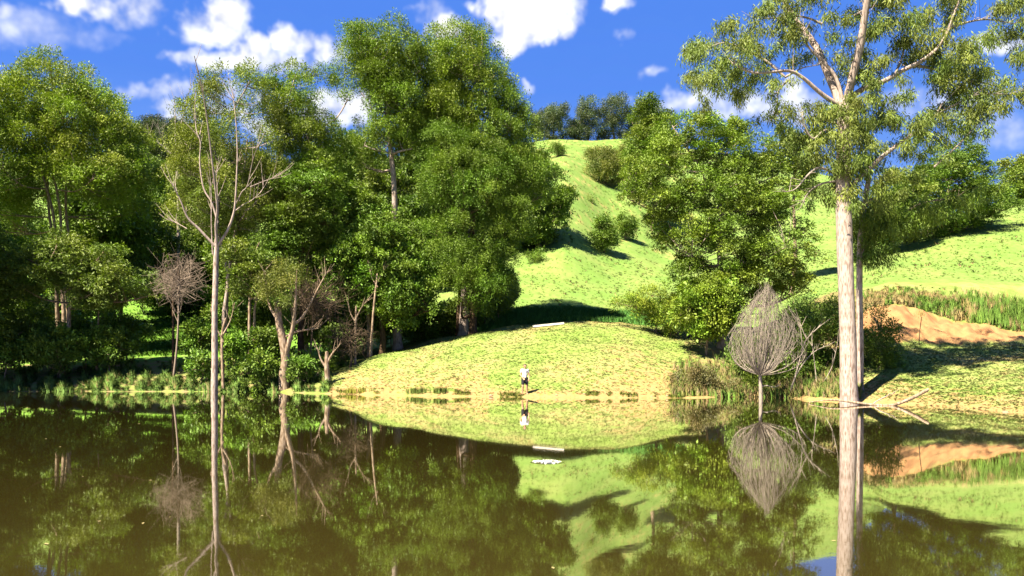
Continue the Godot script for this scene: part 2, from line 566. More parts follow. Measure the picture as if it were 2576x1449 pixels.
# trunk, limbs reaching to the puffs, and the crown
func tree(called: String, label: String, category: String, d: float, base_px: float, outline: Array, o := {}) -> Node3D:
	var base := on_ground(base_px, o.get("base_d", d)) - Vector3(0, 0.1, 0)
	var root := thing(called, label, category, base, o.get("group", ""))
	var puffs := fill_outline(outline, d, base, o)
	if puffs.is_empty():
		return root
	var mid := Vector3.ZERO
	var top := -1e9
	var low := 1e9
	for p in puffs:
		mid += p[0]
		top = maxf(top, p[0].y)
		low = minf(low, p[0].y)
	mid /= puffs.size()
	var bark: Material = M[o.get("bark", "bark")]
	var tr: float = o.get("trunk", clampf(top * 0.014, 0.05, 0.45))
	var stems: int = o.get("stems", 1)
	var nodes := []       # [point, radius] where twigs may start
	var shapes := []      # the stems first, then the limbs
	var owners := []
	for st in stems:
		var s := Shape.new()
		var lean := Vector3(rnd(-1, 1), 0, rnd(-1, 1)) * (0.5 if stems == 1 else 1.6)
		var end := Vector3(mid.x, lerpf(mid.y, top, 0.35), mid.z) + lean
		var root_at := Vector3.ZERO if stems == 1 else Vector3(rnd(-0.5, 0.5), 0, rnd(-0.5, 0.5))
		var pts := [root_at]
		for q in range(1, 5):
			var f := q / 5.0
			pts.append(root_at.lerp(end, f) + Vector3(rnd(-1, 1), 0, rnd(-1, 1)) * top * 0.016 + Vector3(-(end.x - root_at.x) * (f - f * f) * 0.5, 0, 0))
		pts.append(end)
		pts = smooth_path(pts, 4)
		var rr := radii(pts.size(), tr / sqrt(stems), tr * 0.28 / sqrt(stems), 0.85)
		rr[0] *= 1.35
		tube(s, pts, rr, 9, 0.25)
		shapes.append(s)
		for q in pts.size():
			if pts[q].y > low * 0.55:
				nodes.append([pts[q], rr[q]])
				owners.append(st)
	# limbs: far-apart puffs are reached first
	var limbs: int = o.get("limbs", 6)
	var chosen := []
	for k in mini(limbs, puffs.size()):
		var best := -1.0
		var pick := 0
		for q in puffs.size():
			var near := 1e9
			for c in chosen:
				near = minf(near, puffs[q][0].distance_to(puffs[c][0]))
			if chosen.is_empty():
				near = absf(puffs[q][0].x - mid.x)
			if near > best:
				best = near
				pick = q
		chosen.append(pick)
	for c in chosen:
		var goal: Vector3 = puffs[c][0]
		var k := best_node(nodes, goal, 1.15)
		var s := Shape.new()
		var from: Vector3 = nodes[k][0]
		var r0: float = minf(nodes[k][1] * 0.75, tr * 0.5)
		var bend := from.lerp(goal, 0.5) + Vector3(rnd(-0.5, 0.5), -0.1 * from.distance_to(goal) + rnd(-0.4, 0.2), rnd(-0.5, 0.5))
		var pts := smooth_path([from, bend, goal], 5)
		var rr := radii(pts.size(), r0, 0.025 + tr * 0.06)
		tube(s, pts, rr, 6)
		shapes.append(s)
		for q in range(2, pts.size()):
			nodes.append([pts[q], rr[q]])
			owners.append(shapes.size() - 1)
	for q in puffs.size():
		if chosen.has(q) or (q % 2 == 1 and o.get("few_twigs", false)):
			continue
		var goal: Vector3 = puffs[q][0]
		var k := best_node(nodes, goal, 1.3)
		var from: Vector3 = nodes[k][0]
		var far := from.distance_to(goal)
		if far > 9.0:
			continue
		var s: Shape = shapes[owners[k]]
		var bend := from.lerp(goal, 0.5) + Vector3(rnd(-0.3, 0.3), -0.08 * far, rnd(-0.3, 0.3))
		var pts := smooth_path([from, bend, goal], 2)
		tube(s, pts, radii(pts.size(), minf(nodes[k][1] * 0.6, 0.03 + far * 0.012), 0.014), 4)
	for q in shapes.size():
		part("trunk" if q < stems else "limb", shapes[q].mesh(), bark, root)
	crown(puffs, o.get("leaf", "broad"), o.get("size", 1.0), o.get("hue", Color(0.07, 0.115, 0.012)), root, o.get("lush", 1.0))
	return root

func best_node(nodes: Array, goal: Vector3, up: float) -> int:
	var best := 1e9
	var pick := 0
	for k in nodes.size():
		var p: Vector3 = nodes[k][0]
		var dist := p.distance_to(goal) + maxf(0.0, p.y - goal.y + 0.3) * up
		if dist < best:
			best = dist
			pick = k
	return pick

func ellipse(cx: float, cy: float, rx: float, ry: float, n := 12) -> Array:
	var out := []
	for k in n:
		var a := TAU * k / n
		var w := rnd(0.85, 1.12)
		out.append_array([cx + cos(a) * rx * w, cy + sin(a) * ry * w])
	return out

# bare branches from pixel polylines; each entry [first radius, last radius, pixels...]
func bare(root: Node3D, base: Vector3, d: float, lines: Array, m: Material, called := "branch", twigs := 0, twig_len := 0.8) -> void:
	for l in lines:
		var pts := []
		for k in range(2, l.size(), 2):
			pts.append(W(l[k], l[k + 1], d) - base)
		var z := 0.0
		var drift := rnd(-0.35, 0.35) * (0.05 if called == "trunk" else 1.0)
		for k in pts.size():
			z += 0.0 if k == 0 else drift * pts[k].distance_to(pts[k - 1]) + rnd(-0.06, 0.06)
			pts[k] += Vector3(0, 0, z)
		pts = smooth_path(pts, 4)
		var s := Shape.new()
		tube(s, pts, radii(pts.size(), l[0], l[1]), 7, 0.15)
		for t in twigs:
			var k := int(rnd(0.45, 0.999) * pts.size())
			var from: Vector3 = pts[k]
			var along: Vector3 = (pts[mini(k + 1, pts.size() - 1)] - pts[k - 1]).normalized()
			var dir := (along * 0.8 + Vector3(rng.randfn(), absf(rng.randfn()) * 0.6, rng.randfn()) * 0.55).normalized()
			var len_ := twig_len * rnd(0.4, 1.3)
			tube(s, [from, from + dir * len_ * 0.5 + Vector3(0, 0.06, 0), from + dir * len_ + Vector3(0, 0.2 * len_, 0)], [0.018, 0.012, 0.006], 4)
		part(called, s.mesh(), m, root)

# a tangle of thin dead twigs filling an ellipse
func twig_shrub(called: String, label: String, d: float, cx: float, cy: float, rx: float, ry: float, base_px: float, count: int, m: Material) -> void:
	var base := on_ground(base_px, d)
	var root := thing(called, label, "shrub", base)
	var c := W(cx, cy, d) - base
	var ax := rx / F * d
	var ay := ry / F * d
	var s := Shape.new()
	var stem := smooth_path([Vector3(0, -0.1, 0), c * 0.4 + Vector3(0.15, 0, 0.1), c], 4)
	tube(s, stem, radii(stem.size(), 0.09, 0.04), 7, 0.2)
	part("trunk", s.mesh(), m, root)
	for g in 5:
		var b := Shape.new()
		for k in count / 5:
			var dir := Vector3(rng.randfn(), rng.randfn() * 0.9, rng.randfn()).normalized()
			var end := c + Vector3(dir.x * ax, dir.y * ay, dir.z * ax * 0.8) * rnd(0.55, 1.05)
			var from: Vector3 = stem[int(rnd(0.6, 0.99) * stem.size())].lerp(c, rnd(0.0, 0.8))
			var mid := from.lerp(end, 0.55) + Vector3(rng.randfn(), rng.randfn(), rng.randfn()) * ax * 0.22
			tube(b, [from, mid, end], [0.022, 0.014, 0.007], 4)
			for q in 3:
				var e2 := end + Vector3(rng.randfn(), rng.randfn(), rng.randfn()) * ax * 0.26
				tube(b, [mid.lerp(end, 0.3 * q), e2], [0.009, 0.005], 3)
		part("branch", b.mesh(), m, root)

# ------------------------------------------------------------------ grass
func make_tuft(blades: int, lean: float, wide: float) -> ArrayMesh:
	var s := Shape.new()
	for k in blades:
		var a := rnd(0, TAU)
		var out := Vector3(cos(a), 0, sin(a))
		var side := Vector3(-out.z, 0, out.x) * wide * rnd(0.7, 1.2)
		var foot := out * rnd(0, 0.25)
		var h := rnd(0.55, 1.0)
		var mid := foot + out * lean * 0.35 * h + Vector3(0, h * 0.6, 0)
		var tip := foot + out * lean * h + Vector3(0, h, 0)
		var b := s.v.size()
		s.v.append_array([foot - side, foot + side, mid - side * 0.75, mid + side * 0.75, tip])
		var n := (out * 0.5 + Vector3(0, 0.8, 0)).normalized()
		s.n.append_array([n, n, n, n, n])
		s.i.append_array([b, b + 1, b + 2, b + 1, b + 3, b + 2, b + 2, b + 3, b + 4])
	return s.mesh()

func grass_patch(called: String, label: String, spots: Array, mesh: ArrayMesh) -> void:
	var mm := MultiMesh.new()
	mm.transform_format = MultiMesh.TRANSFORM_3D
	mm.use_colors = true
	mm.mesh = mesh
	mm.instance_count = spots.size()
	for k in spots.size():
		var s: Array = spots[k]
		mm.set_instance_transform(k, Transform3D(Basis.from_euler(Vector3(rnd(-0.15, 0.15), rnd(0, TAU), rnd(-0.15, 0.15))).scaled(Vector3(s[1], s[2], s[1])), s[0]))
		mm.set_instance_color(k, s[3])
	var o := MultiMeshInstance3D.new()
	o.name = numbered(called)
	o.multimesh = mm
	o.material_override = M.blade
	add_child(o)
	o.set_meta("kind", "stuff")
	o.set_meta("label", label)
	o.set_meta("category", "grass")

func vary(c: Color, a: float) -> Color:
	var t := rnd(1.0 - a, 1.0 + a)
	return Color(c.r * t * rnd(0.92, 1.1), c.g * t, c.b * t * rnd(0.85, 1.15))

# ------------------------------------------------------------------ sky
var BLOBS := [  # pixel x, y, half width, half height, strength
	[1262, 30, 66, 48, 1.5], [1330, 38, 95, 62, 1.7], [1392, 48, 56, 50, 1.5], [1290, 92, 48, 40, 1.3], [1410, 15, 45, 45, 1.4],
	[1128, 62, 44, 30, 1.0], [1090, 25, 40, 26, 0.45], [560, 45, 62, 55, 1.35], [500, 60, 80, 46, 0.7], [250, 28, 42, 34, 1.0], [185, 10, 50, 26, 1.0],
	[330, 15, 80, 42, 0.8], [300, 52, 60, 24, 0.6], [645, 122, 44, 36, 1.15], [708, 98, 40, 36, 1.1], [752, 108, 38, 28, 0.9], [822, 128, 58, 36, 1.05],
	[590, 152, 180, 22, 0.85], [700, 160, 120, 24, 0.7], [430, 228, 150, 28, 0.75], [470, 270, 110, 26, 0.95], [60, 72, 150, 42, 0.42], [150, 98, 170, 26, 0.35], [10, 30, 30, 24, 0.6],
	[860, 270, 90, 42, 1.1], [720, 300, 120, 40, 1.0], [1880, 262, 220, 36, 0.75], [1990, 262, 90, 44, 0.85], [1720, 258, 80, 22, 0.6], [2510, 108, 90, 24, 0.9],
	[1640, 176, 34, 12, 0.5], [1542, 6, 44, 20, 1.0], [1336, 216, 14, 12, 0.5], [1580, 92, 20, 14, 0.3], [2400, 250, 160, 40, 0.45], [2540, 330, 120, 40, 0.5],
	[1960, 60, 60, 30, 0.25], [-30, 205, 60, 20, 0.5], [1060, 180, 60, 20, 0.4],
]

func sky_color(dir: Vector3, n: FastNoiseLite) -> Color:
	var up := maxf(dir.y, 0.0)
	var c := Color(0.17, 0.385, 1.02).lerp(Color(0.058, 0.215, 0.85), pow(clampf(up * 1.55, 0, 1), 0.7))
	c = Color(0.30, 0.52, 1.06).lerp(c, clampf(up * 3.2, 0, 1))
	var a := 0.0
	var w := n.get_noise_3dv(dir * 900.0)
	var w2 := n.get_noise_3dv(dir * 2600.0)
	var w3 := n.get_noise_3dv(dir * 7000.0)
	var lump := w * 0.55 + w2 * 0.4 + w3 * 0.22
	var inside := 0.0
	if dir.z < -0.2:
		var px := CX + F * dir.x / -dir.z + w2 * 34.0 + w * 26.0
		var py := HY - F * (dir.y) / -dir.z + n.get_noise_3dv(dir * 2200.0 + Vector3(50, 0, 0)) * 26.0
		inside = smoothstep(900.0, 300.0, absf(px - CX) - 900.0) * smoothstep(500.0, 100.0, -py)
		for b in BLOBS:
			var ex := (px - float(b[0])) / float(b[2])
			var ey := (py - float(b[1])) / float(b[3])
			var q := ex * ex + ey * ey
			if q < 3.0:
				a = maxf(a, float(b[4]) * (1.0 - q * 0.5) * 0.98 + lump * 1.35 * minf(1.0, float(b[4])))
	# the same kind of broken cloud over the rest of the sky
	var other := n.get_noise_3dv(Vector3(dir.x, dir.y * 1.8, dir.z) * 75.0) * 1.9 + lump * 0.7 - 0.12
	a = maxf(a, lerpf(other, -1.0, inside))
	a = smoothstep(-0.05, 1.2, a) * smoothstep(-0.02, 0.08, dir.y)
	var lit := clampf(0.9 + w2 * 0.3 + w * 0.12, 0.68, 1.02)
	return c.lerp(Color(lit * 1.3, lit * 1.31, lit * 1.34), a)

func build_sky() -> ImageTexture:
	var n := FastNoiseLite.new()
	n.seed = 11
	n.frequency = 0.012
	n.fractal_octaves = 4
	var top := 1.42
	var small := Image.create(768, 384, false, Image.FORMAT_RGB8)
	paint_sky(small, n, 768, 384, 0, 0, 768, 384, top)
	small.resize(4096, 2048, Image.INTERPOLATE_CUBIC)
	# the part of the sky the lens takes in, at full resolution: +-37 degrees round -z (u = 0.5), 0 to 32 degrees up
	var u0 := 1630
	var u1 := 2466
	var v0 := 660
	var v1 := 1040
	var sharp := Image.create(u1 - u0, v1 - v0, false, Image.FORMAT_RGB8)
	paint_sky(sharp, n, 4096, 2048, u0, v0, u1, v1, top)
	small.blit_rect(sharp, Rect2i(0, 0, u1 - u0, v1 - v0), Vector2i(u0, v0))
	# Godot looks towards -z at u = 0: turn the picture by half
	var out := Image.create(4096, 2048, false, Image.FORMAT_RGB8)
	out.blit_rect(small, Rect2i(2048, 0, 2048, 2048), Vector2i(0, 0))
	out.blit_rect(small, Rect2i(0, 0, 2048, 2048), Vector2i(2048, 0))
	return ImageTexture.create_from_image(out)

func paint_sky(im: Image, n: FastNoiseLite, w: int, h: int, u0: int, v0: int, u1: int, v1: int, top: float) -> void:
	for v in range(v0, v1):
		var el := (0.5 - (v + 0.5) / h) * PI
		if el < -0.06:
			var c0 := Color(0.24 / top, 0.44 / top, 1.0 / top).linear_to_srgb()
			im.fill_rect(Rect2i(0, v - v0, u1 - u0, v1 - v), c0)
			break
		for u in range(u0, u1):
			var az := ((u + 0.5) / w - 0.5) * TAU
			var c := sky_color(Vector3(sin(az) * cos(el), sin(el), -cos(az) * cos(el)), n)
			im.set_pixel(u - u0, v - v0, Color(c.r / top, c.g / top, c.b / top).linear_to_srgb())

# ------------------------------------------------------------------ scene
func _ready() -> void:
	rng.seed = 20240611
	noise.seed = 5
	noise.frequency = 0.05
	noise.fractal_octaves = 4
	fine.seed = 8
	fine.frequency = 0.1
	fine.fractal_octaves = 3

	var cam := Camera3D.new()
	cam.name = "camera"
	add_child(cam)
	cam.position = Vector3(0, EYE, 0)
	cam.set_frustum(0.1 * 1449.0 / F, Vector2(0, 0.1 * (HY - 724.5) / F), 0.1, 4000.0)
	cam.current = true

	var sun := DirectionalLight3D.new()
	sun.name = "sun"
	add_child(sun)
	sun.look_at_from_position(Vector3.ZERO, Vector3(0.533, -1.0, -0.533))
	sun.light_energy = 1.6
	sun.light_color = Color(1.0, 0.955, 0.86)
	sun.light_angular_distance = 0.53
	sun.shadow_enabled = true

	var env := Environment.new()
	env.background_mode = Environment.BG_SKY
	env.tonemap_mode = Environment.TONE_MAPPER_LINEAR
	env.tonemap_exposure = 5.0
	var sky := Sky.new()
	var pano := PanoramaSkyMaterial.new()
	pano.panorama = build_sky()
	pano.energy_multiplier = 0.285
	sky.sky_material = pano
	env.sky = sky
	env.sdfgi_enabled = true
	env.ssao_enabled = true
	env.ssil_enabled = true
	var we := WorldEnvironment.new()
	we.name = "environment"
	we.environment = env
	add_child(we)

	# materials
	M.leaf = leaf_material()
	var blade := leaf_material()
	blade.roughness = 0.7
	blade.metallic_specular = 0.2
	M.blade = blade
	var soil_m := StandardMaterial3D.new()
	soil_m.vertex_color_use_as_albedo = true
	soil_m.roughness = 0.95
	soil_m.metallic_specular = 0.15
	soil_m.albedo_texture = noise_tex(0.05, [[0.0, Color(0.78, 0.8, 0.76)], [0.45, Color(0.92, 0.93, 0.9)], [0.6, Color(1, 1, 1)], [1.0, Color(1.0, 0.96, 0.9)]], 3, 1024)
	soil_m.uv1_triplanar = true
	soil_m.uv1_world_triplanar = true
	soil_m.uv1_scale = Vector3.ONE * 0.3
	M.soil = soil_m
	var bark := mat(Color(1, 1, 1), 0.9, 0.2)
	bark.albedo_color = Color.WHITE
	bark.albedo_texture = noise_tex(0.018, [[0.0, Color(0.28, 0.23, 0.18)], [0.45, Color(0.45, 0.38, 0.31)], [0.6, Color(0.56, 0.49, 0.42)], [1.0, Color(0.66, 0.6, 0.53)]], 21)
	bark.uv1_triplanar = true
	bark.uv1_scale = Vector3(1.2, 0.22, 1.2)
	M.bark = bark
	var pale := bark.duplicate()
	pale.albedo_texture = noise_tex(0.012, [[0.0, Color(0.36, 0.29, 0.25)], [0.34, Color(0.48, 0.42, 0.38)], [0.46, Color(0.57, 0.51, 0.48)], [0.62, Color(0.62, 0.57, 0.54)], [0.8, Color(0.55, 0.49, 0.45)], [1.0, Color(0.66, 0.62, 0.59)]], 22, 1024, 6)
	pale.uv1_scale = Vector3(0.9, 0.16, 0.9)
	M.pale = pale
	var dark := bark.duplicate()
	dark.albedo_texture = noise_tex(0.02, [[0.0, Color(0.16, 0.12, 0.09)], [0.5, Color(0.28, 0.22, 0.17)], [1.0, Color(0.42, 0.35, 0.28)]], 23)
	M.dark = dark
	M.dead = mat(Color(0.215, 0.18, 0.148), 0.9, 0.2)
	M.pink = mat(Color(0.20, 0.155, 0.12), 0.9, 0.2)
	M.brown = mat(Color(0.095, 0.068, 0.045), 0.9, 0.2)
	var water := mat(Color(0.028, 0.0215, 0.005), 0.02, 0.9)
	water.clearcoat_enabled = true
	water.clearcoat = 1.0
	water.clearcoat_roughness = 0.018
	var nn := FastNoiseLite.new()
	nn.seed = 41
	nn.frequency = 0.016
	nn.fractal_octaves = 4
	var nt := NoiseTexture2D.new()
	nt.width = 1024
	nt.height = 1024
	nt.seamless = true
	nt.as_normal_map = true
	nt.bump_strength = 3.0
	nt.noise = nn
	water.normal_enabled = true
	water.normal_texture = nt
	water.normal_scale = 0.026
	water.uv1_triplanar = true
	water.uv1_world_triplanar = true
	water.uv1_scale = Vector3(0.17, 0.17, 0.42)
	M.water = water

	# the setting
	build_tables()
	build_ground()
	var pond := PlaneMesh.new()
	pond.size = Vector2(320, 64)
	pond.subdivide_width = 8
	pond.subdivide_depth = 4
	var po := part("water", pond, M.water, self)
	po.position = Vector3(0, 0, -31)
	po.set_meta("kind", "structure")
	po.set_meta("label", "calm muddy green pond mirroring the trees and the hill")
	print("ground ", Time.get_ticks_msec())
	plant_left()
	plant_middle()
	plant_right()
	plant_far()
	print("trees ", Time.get_ticks_msec(), " sprays ", leaves)
	plant_grass()
	small_things()
	person()
	print("done ", Time.get_ticks_msec())

const LIME := Color(0.148, 0.205, 0.020)
const MID := Color(0.096, 0.152, 0.017)
const DEEP := Color(0.084, 0.138, 0.016)
const OLIVE := Color(0.120, 0.142, 0.028)
const FRESH := Color(0.098, 0.175, 0.016)

func plant_left() -> void:
	tree("broad_tree", "tall rounded tree with many upright stems above the shaded far bank", "tree", 62, 165,
		[-120, 420, -90, 260, -20, 228, 15, 208, 40, 184, 95, 168, 130, 152, 160, 143, 195, 160, 235, 176, 262, 215, 290, 245, 318, 275, 345, 300, 352, 335, 345, 375, 380, 395, 408, 425, 405, 465, 370, 490, 340, 520, 300, 560, 240, 540, 190, 500, 150, 470, 100, 500, 60, 560, 0, 600, -80, 600],
		{"r": 1.4, "dens": 1.2, "hue": LIME, "stems": 5, "trunk": 0.4, "limbs": 9, "leaf": "fine", "size": 1.12, "bark": "bark"})
	tree("broad_tree", "lower spreading tree in front of the tall many-stemmed tree", "tree", 54.5, 155,
		[60, 640, 110, 612, 165, 592, 230, 610, 290, 622, 340, 650, 375, 682, 385, 720, 370, 760, 385, 795, 350, 815, 300, 790, 250, 800, 200, 770, 150, 760, 100, 770, 60, 740, 50, 690],
		{"r": 0.95, "hue": OLIVE.lerp(MID, 0.7), "trunk": 0.24, "limbs": 7, "leaf": "broad", "dens": 0.8})
	tree("broad_tree", "dense dark tree at the shaded end of the far bank", "tree", 53.5, -30,
		[-160, 560, 0, 570, 40, 600, 62, 680, 60, 800, 40, 900, -40, 910, -160, 900], {"r": 1.1, "hue": DEEP, "trunk": 0.3})
	# two more stand beyond the picture's edge; their shade lies on the bank
	tree("broad_tree", "large bushy tree by the water shading the reedy bank", "tree", 49.6, -190, [-400, 480, -320, 300, -230, 220, -150, 260, -90, 400, -80, 620, -110, 800, -330, 820], {"r": 1.4, "hue": MID, "trunk": 0.4, "size": 1.3})
	tree("broad_tree", "young leaning tree with a pale slim trunk near the grass clearing", "tree", 55.5, 245, ellipse(250, 735, 60, 50), {"r": 0.7, "hue": MID, "trunk": 0.1, "limbs": 4})
	for b in [["low bush with glossy leaves beside the grass clearing", 322, 840, 46, 40, 59.0], ["leafy bush on the shaded bank below the dense dark tree", 10, 885, 75, 52, 53.5], ["leafy bush on the shaded bank below the spreading tree", 150, 880, 75, 50, 54.0], ["leafy bush on the shaded bank beside the young leaning tree", 275, 872, 62, 48, 55.0], ["round dark bush under the spreading tree", 215, 850, 60, 42, 57.0], ["dark bush at the foot of the many-stemmed tree", 90, 860, 60, 45, 58.0], ["small bush at the edge of the sunlit clearing", 500, 850, 34, 44, 55.0]]:
		tree("bush", b[0], "bush", b[5], b[1], ellipse(b[1], b[2], b[3], b[4]), {"r": 0.6, "hue": DEEP.lerp(FRESH, 0.4), "trunk": 0.06, "limbs": 4, "leaf": "glossy"})
	var back := [[85, 20, 640, 120, 160], [88, 300, 625, 110, 150], [80, -90, 700, 120, 180], [100, 425, 690, 90, 105], [97, 520, 680, 85, 115], [92, 620, 700, 95, 115], [85, 745, 690, 105, 130], [82, 855, 650, 95, 150], [95, 1000, 570, 115, 160], [90, 1105, 610, 105, 150], [100, 1205, 570, 105, 150], [78, 205, 705, 85, 110], [120, 875, 430, 75, 95], [120, 405, 520, 85, 110], [66, 30, 810, 95, 85], [65, 150, 805, 80, 78], [70, 262, 780, 66, 62], [110, 560, 560, 70, 90], [96, 1075, 400, 70, 110], [84, 262, 520, 105, 110]]
	var where := ["behind the lower spreading tree", "between the many-stemmed tree and the distant hillside", "behind the dense dark tree of the far bank", "above the sunlit grass clearing", "behind the slender dead tree", "behind the small sunlit tree", "behind the dull green tree", "behind the overhanging dark leafy tree", "behind the forked pale trunk", "behind the bright tufted leafy tree", "below the tallest tree's shaded flank", "behind the low bushes of the shaded bank", "beside the two-tufted tree low against the sky", "on the slope beyond the sunlit grass clearing", "low down behind the dense dark tree", "low down behind the lower spreading tree", "at the shaded side of the sunlit grass clearing", "on the slope behind the open pale-stemmed tree", "between the two tallest trees", "under the many-stemmed tree's crown"]
	for k in back.size():
		var q: Array = back[k]
		tree("understorey_tree", "leafy tree filling the gap " + where[k], "tree", q[0], q[1], ellipse(q[1], q[2], q[3], q[4], 12), {"r": 1.7, "hue": DEEP.lerp(OLIVE, 0.15 * (k % 3)), "size": 1.6, "trunk": 0.25, "limbs": 6, "leaf": "glossy", "few_twigs": true, "bark": "dark"})
	# bare shrub
	twig_shrub("dead_shrub", "leafless pinkish twiggy shrub beside the grass clearing", 54, 452, 700, 72, 72, 436, 115, M.pink)
	# slender dead tree standing in the water's edge
	var base := W(538, 992, 48.6)
	base.y = -0.5
	var t := thing("dead_tree", "slender bare dead tree with a tall straight pale trunk in the water", "tree", base)
	bare(t, base, 48.6, [[0.22, 0.14, 538, 1010, 539, 900, 539, 800, 541, 700, 542, 650, 545, 612]], M.pale, "trunk")
	bare(t, base, 48.6, [
		[0.086, 0.020, 546, 620, 549, 570, 557, 534, 559, 500, 559, 410, 560, 330, 561, 265, 562, 210],
		[0.061, 0.016, 548, 560, 533, 510, 513, 474, 503, 410, 505, 360, 495, 330, 490, 280, 492, 225],
		[0.086, 0.016, 540, 618, 505, 578, 481, 552, 469, 516, 459, 492, 450, 470],
		[0.086, 0.016, 547, 618, 573, 582, 589, 542, 595, 510, 601, 430, 603, 380, 600, 300, 592, 228],
		[0.036, 0.010, 594, 512, 612, 486, 629, 470, 649, 416, 667, 386],
		[0.032, 0.010, 592, 530, 612, 512, 629, 502, 651, 478, 655, 462],
		[0.025, 0.008, 629, 470, 660, 455, 689, 442, 713, 426],
		[0.043, 0.012, 535, 640, 533, 560, 533, 500, 530, 450],
		[0.036, 0.010, 540, 612, 545, 540, 540, 480, 535, 430],
		[0.029, 0.008, 470, 575, 446, 562, 430, 556]], M.pale, "branch", 7, 1.2)
	# thin dead tree behind
	var b2 := on_ground(446, 92)
	var t2 := thing("dead_tree", "distant white bare tree before the dark wooded hillside", "tree", b2)
	bare(t2, b2, 92, [[0.22, 0.12, 446, 760, 448, 600, 447, 480, 443, 390]], M.dead, "trunk")
	bare(t2, b2, 92, [[0.12, 0.02, 443, 392, 438, 330, 436, 290, 430, 240], [0.1, 0.02, 443, 400, 418, 375, 390, 350, 382, 335], [0.08, 0.02, 440, 350, 455, 300, 462, 250, 470, 215], [0.07, 0.02, 430, 385, 412, 350, 405, 315], [0.08, 0.02, 447, 450, 475, 400, 492, 300, 493, 215]], M.dead, "branch", 7, 2.2)
	# thin live and dead stems along the bank
	for s in [["thin dark sapling trunk against the sunlit clearing", 435, 55, 690, 0.10, "dark"], ["thin reddish tree stem rising behind the slender dead tree", 628, 55, 660, 0.13, "bark"], ["thin grey stem leaning beside the slender dead tree", 562, 50.6, 800, 0.11, "bark"]]:
		var g := on_ground(s[1], s[2])
		var r := thing("sapling", s[0], "tree", g)
		bare(r, g, s[2], [[s[4], s[4] * 0.6, s[1], HY - (g.y - 0.2 - EYE) * F / s[2], s[1] + rnd(-6, 6), (s[3] + 900) * 0.5, s[1] + rnd(-4, 8), s[3]]], M[s[5]], "trunk")
		bare(r, g, s[2], [[s[4] * 0.5, 0.015, s[1], s[3] + 40, s[1] + 16, s[3] + 5, s[1] + 24, s[3] - 40], [s[4] * 0.5, 0.015, s[1], s[3] + 60, s[1] - 18, s[3] + 20, s[1] - 30, s[3] - 20]], M[s[5]], "branch", 5, 0.8)

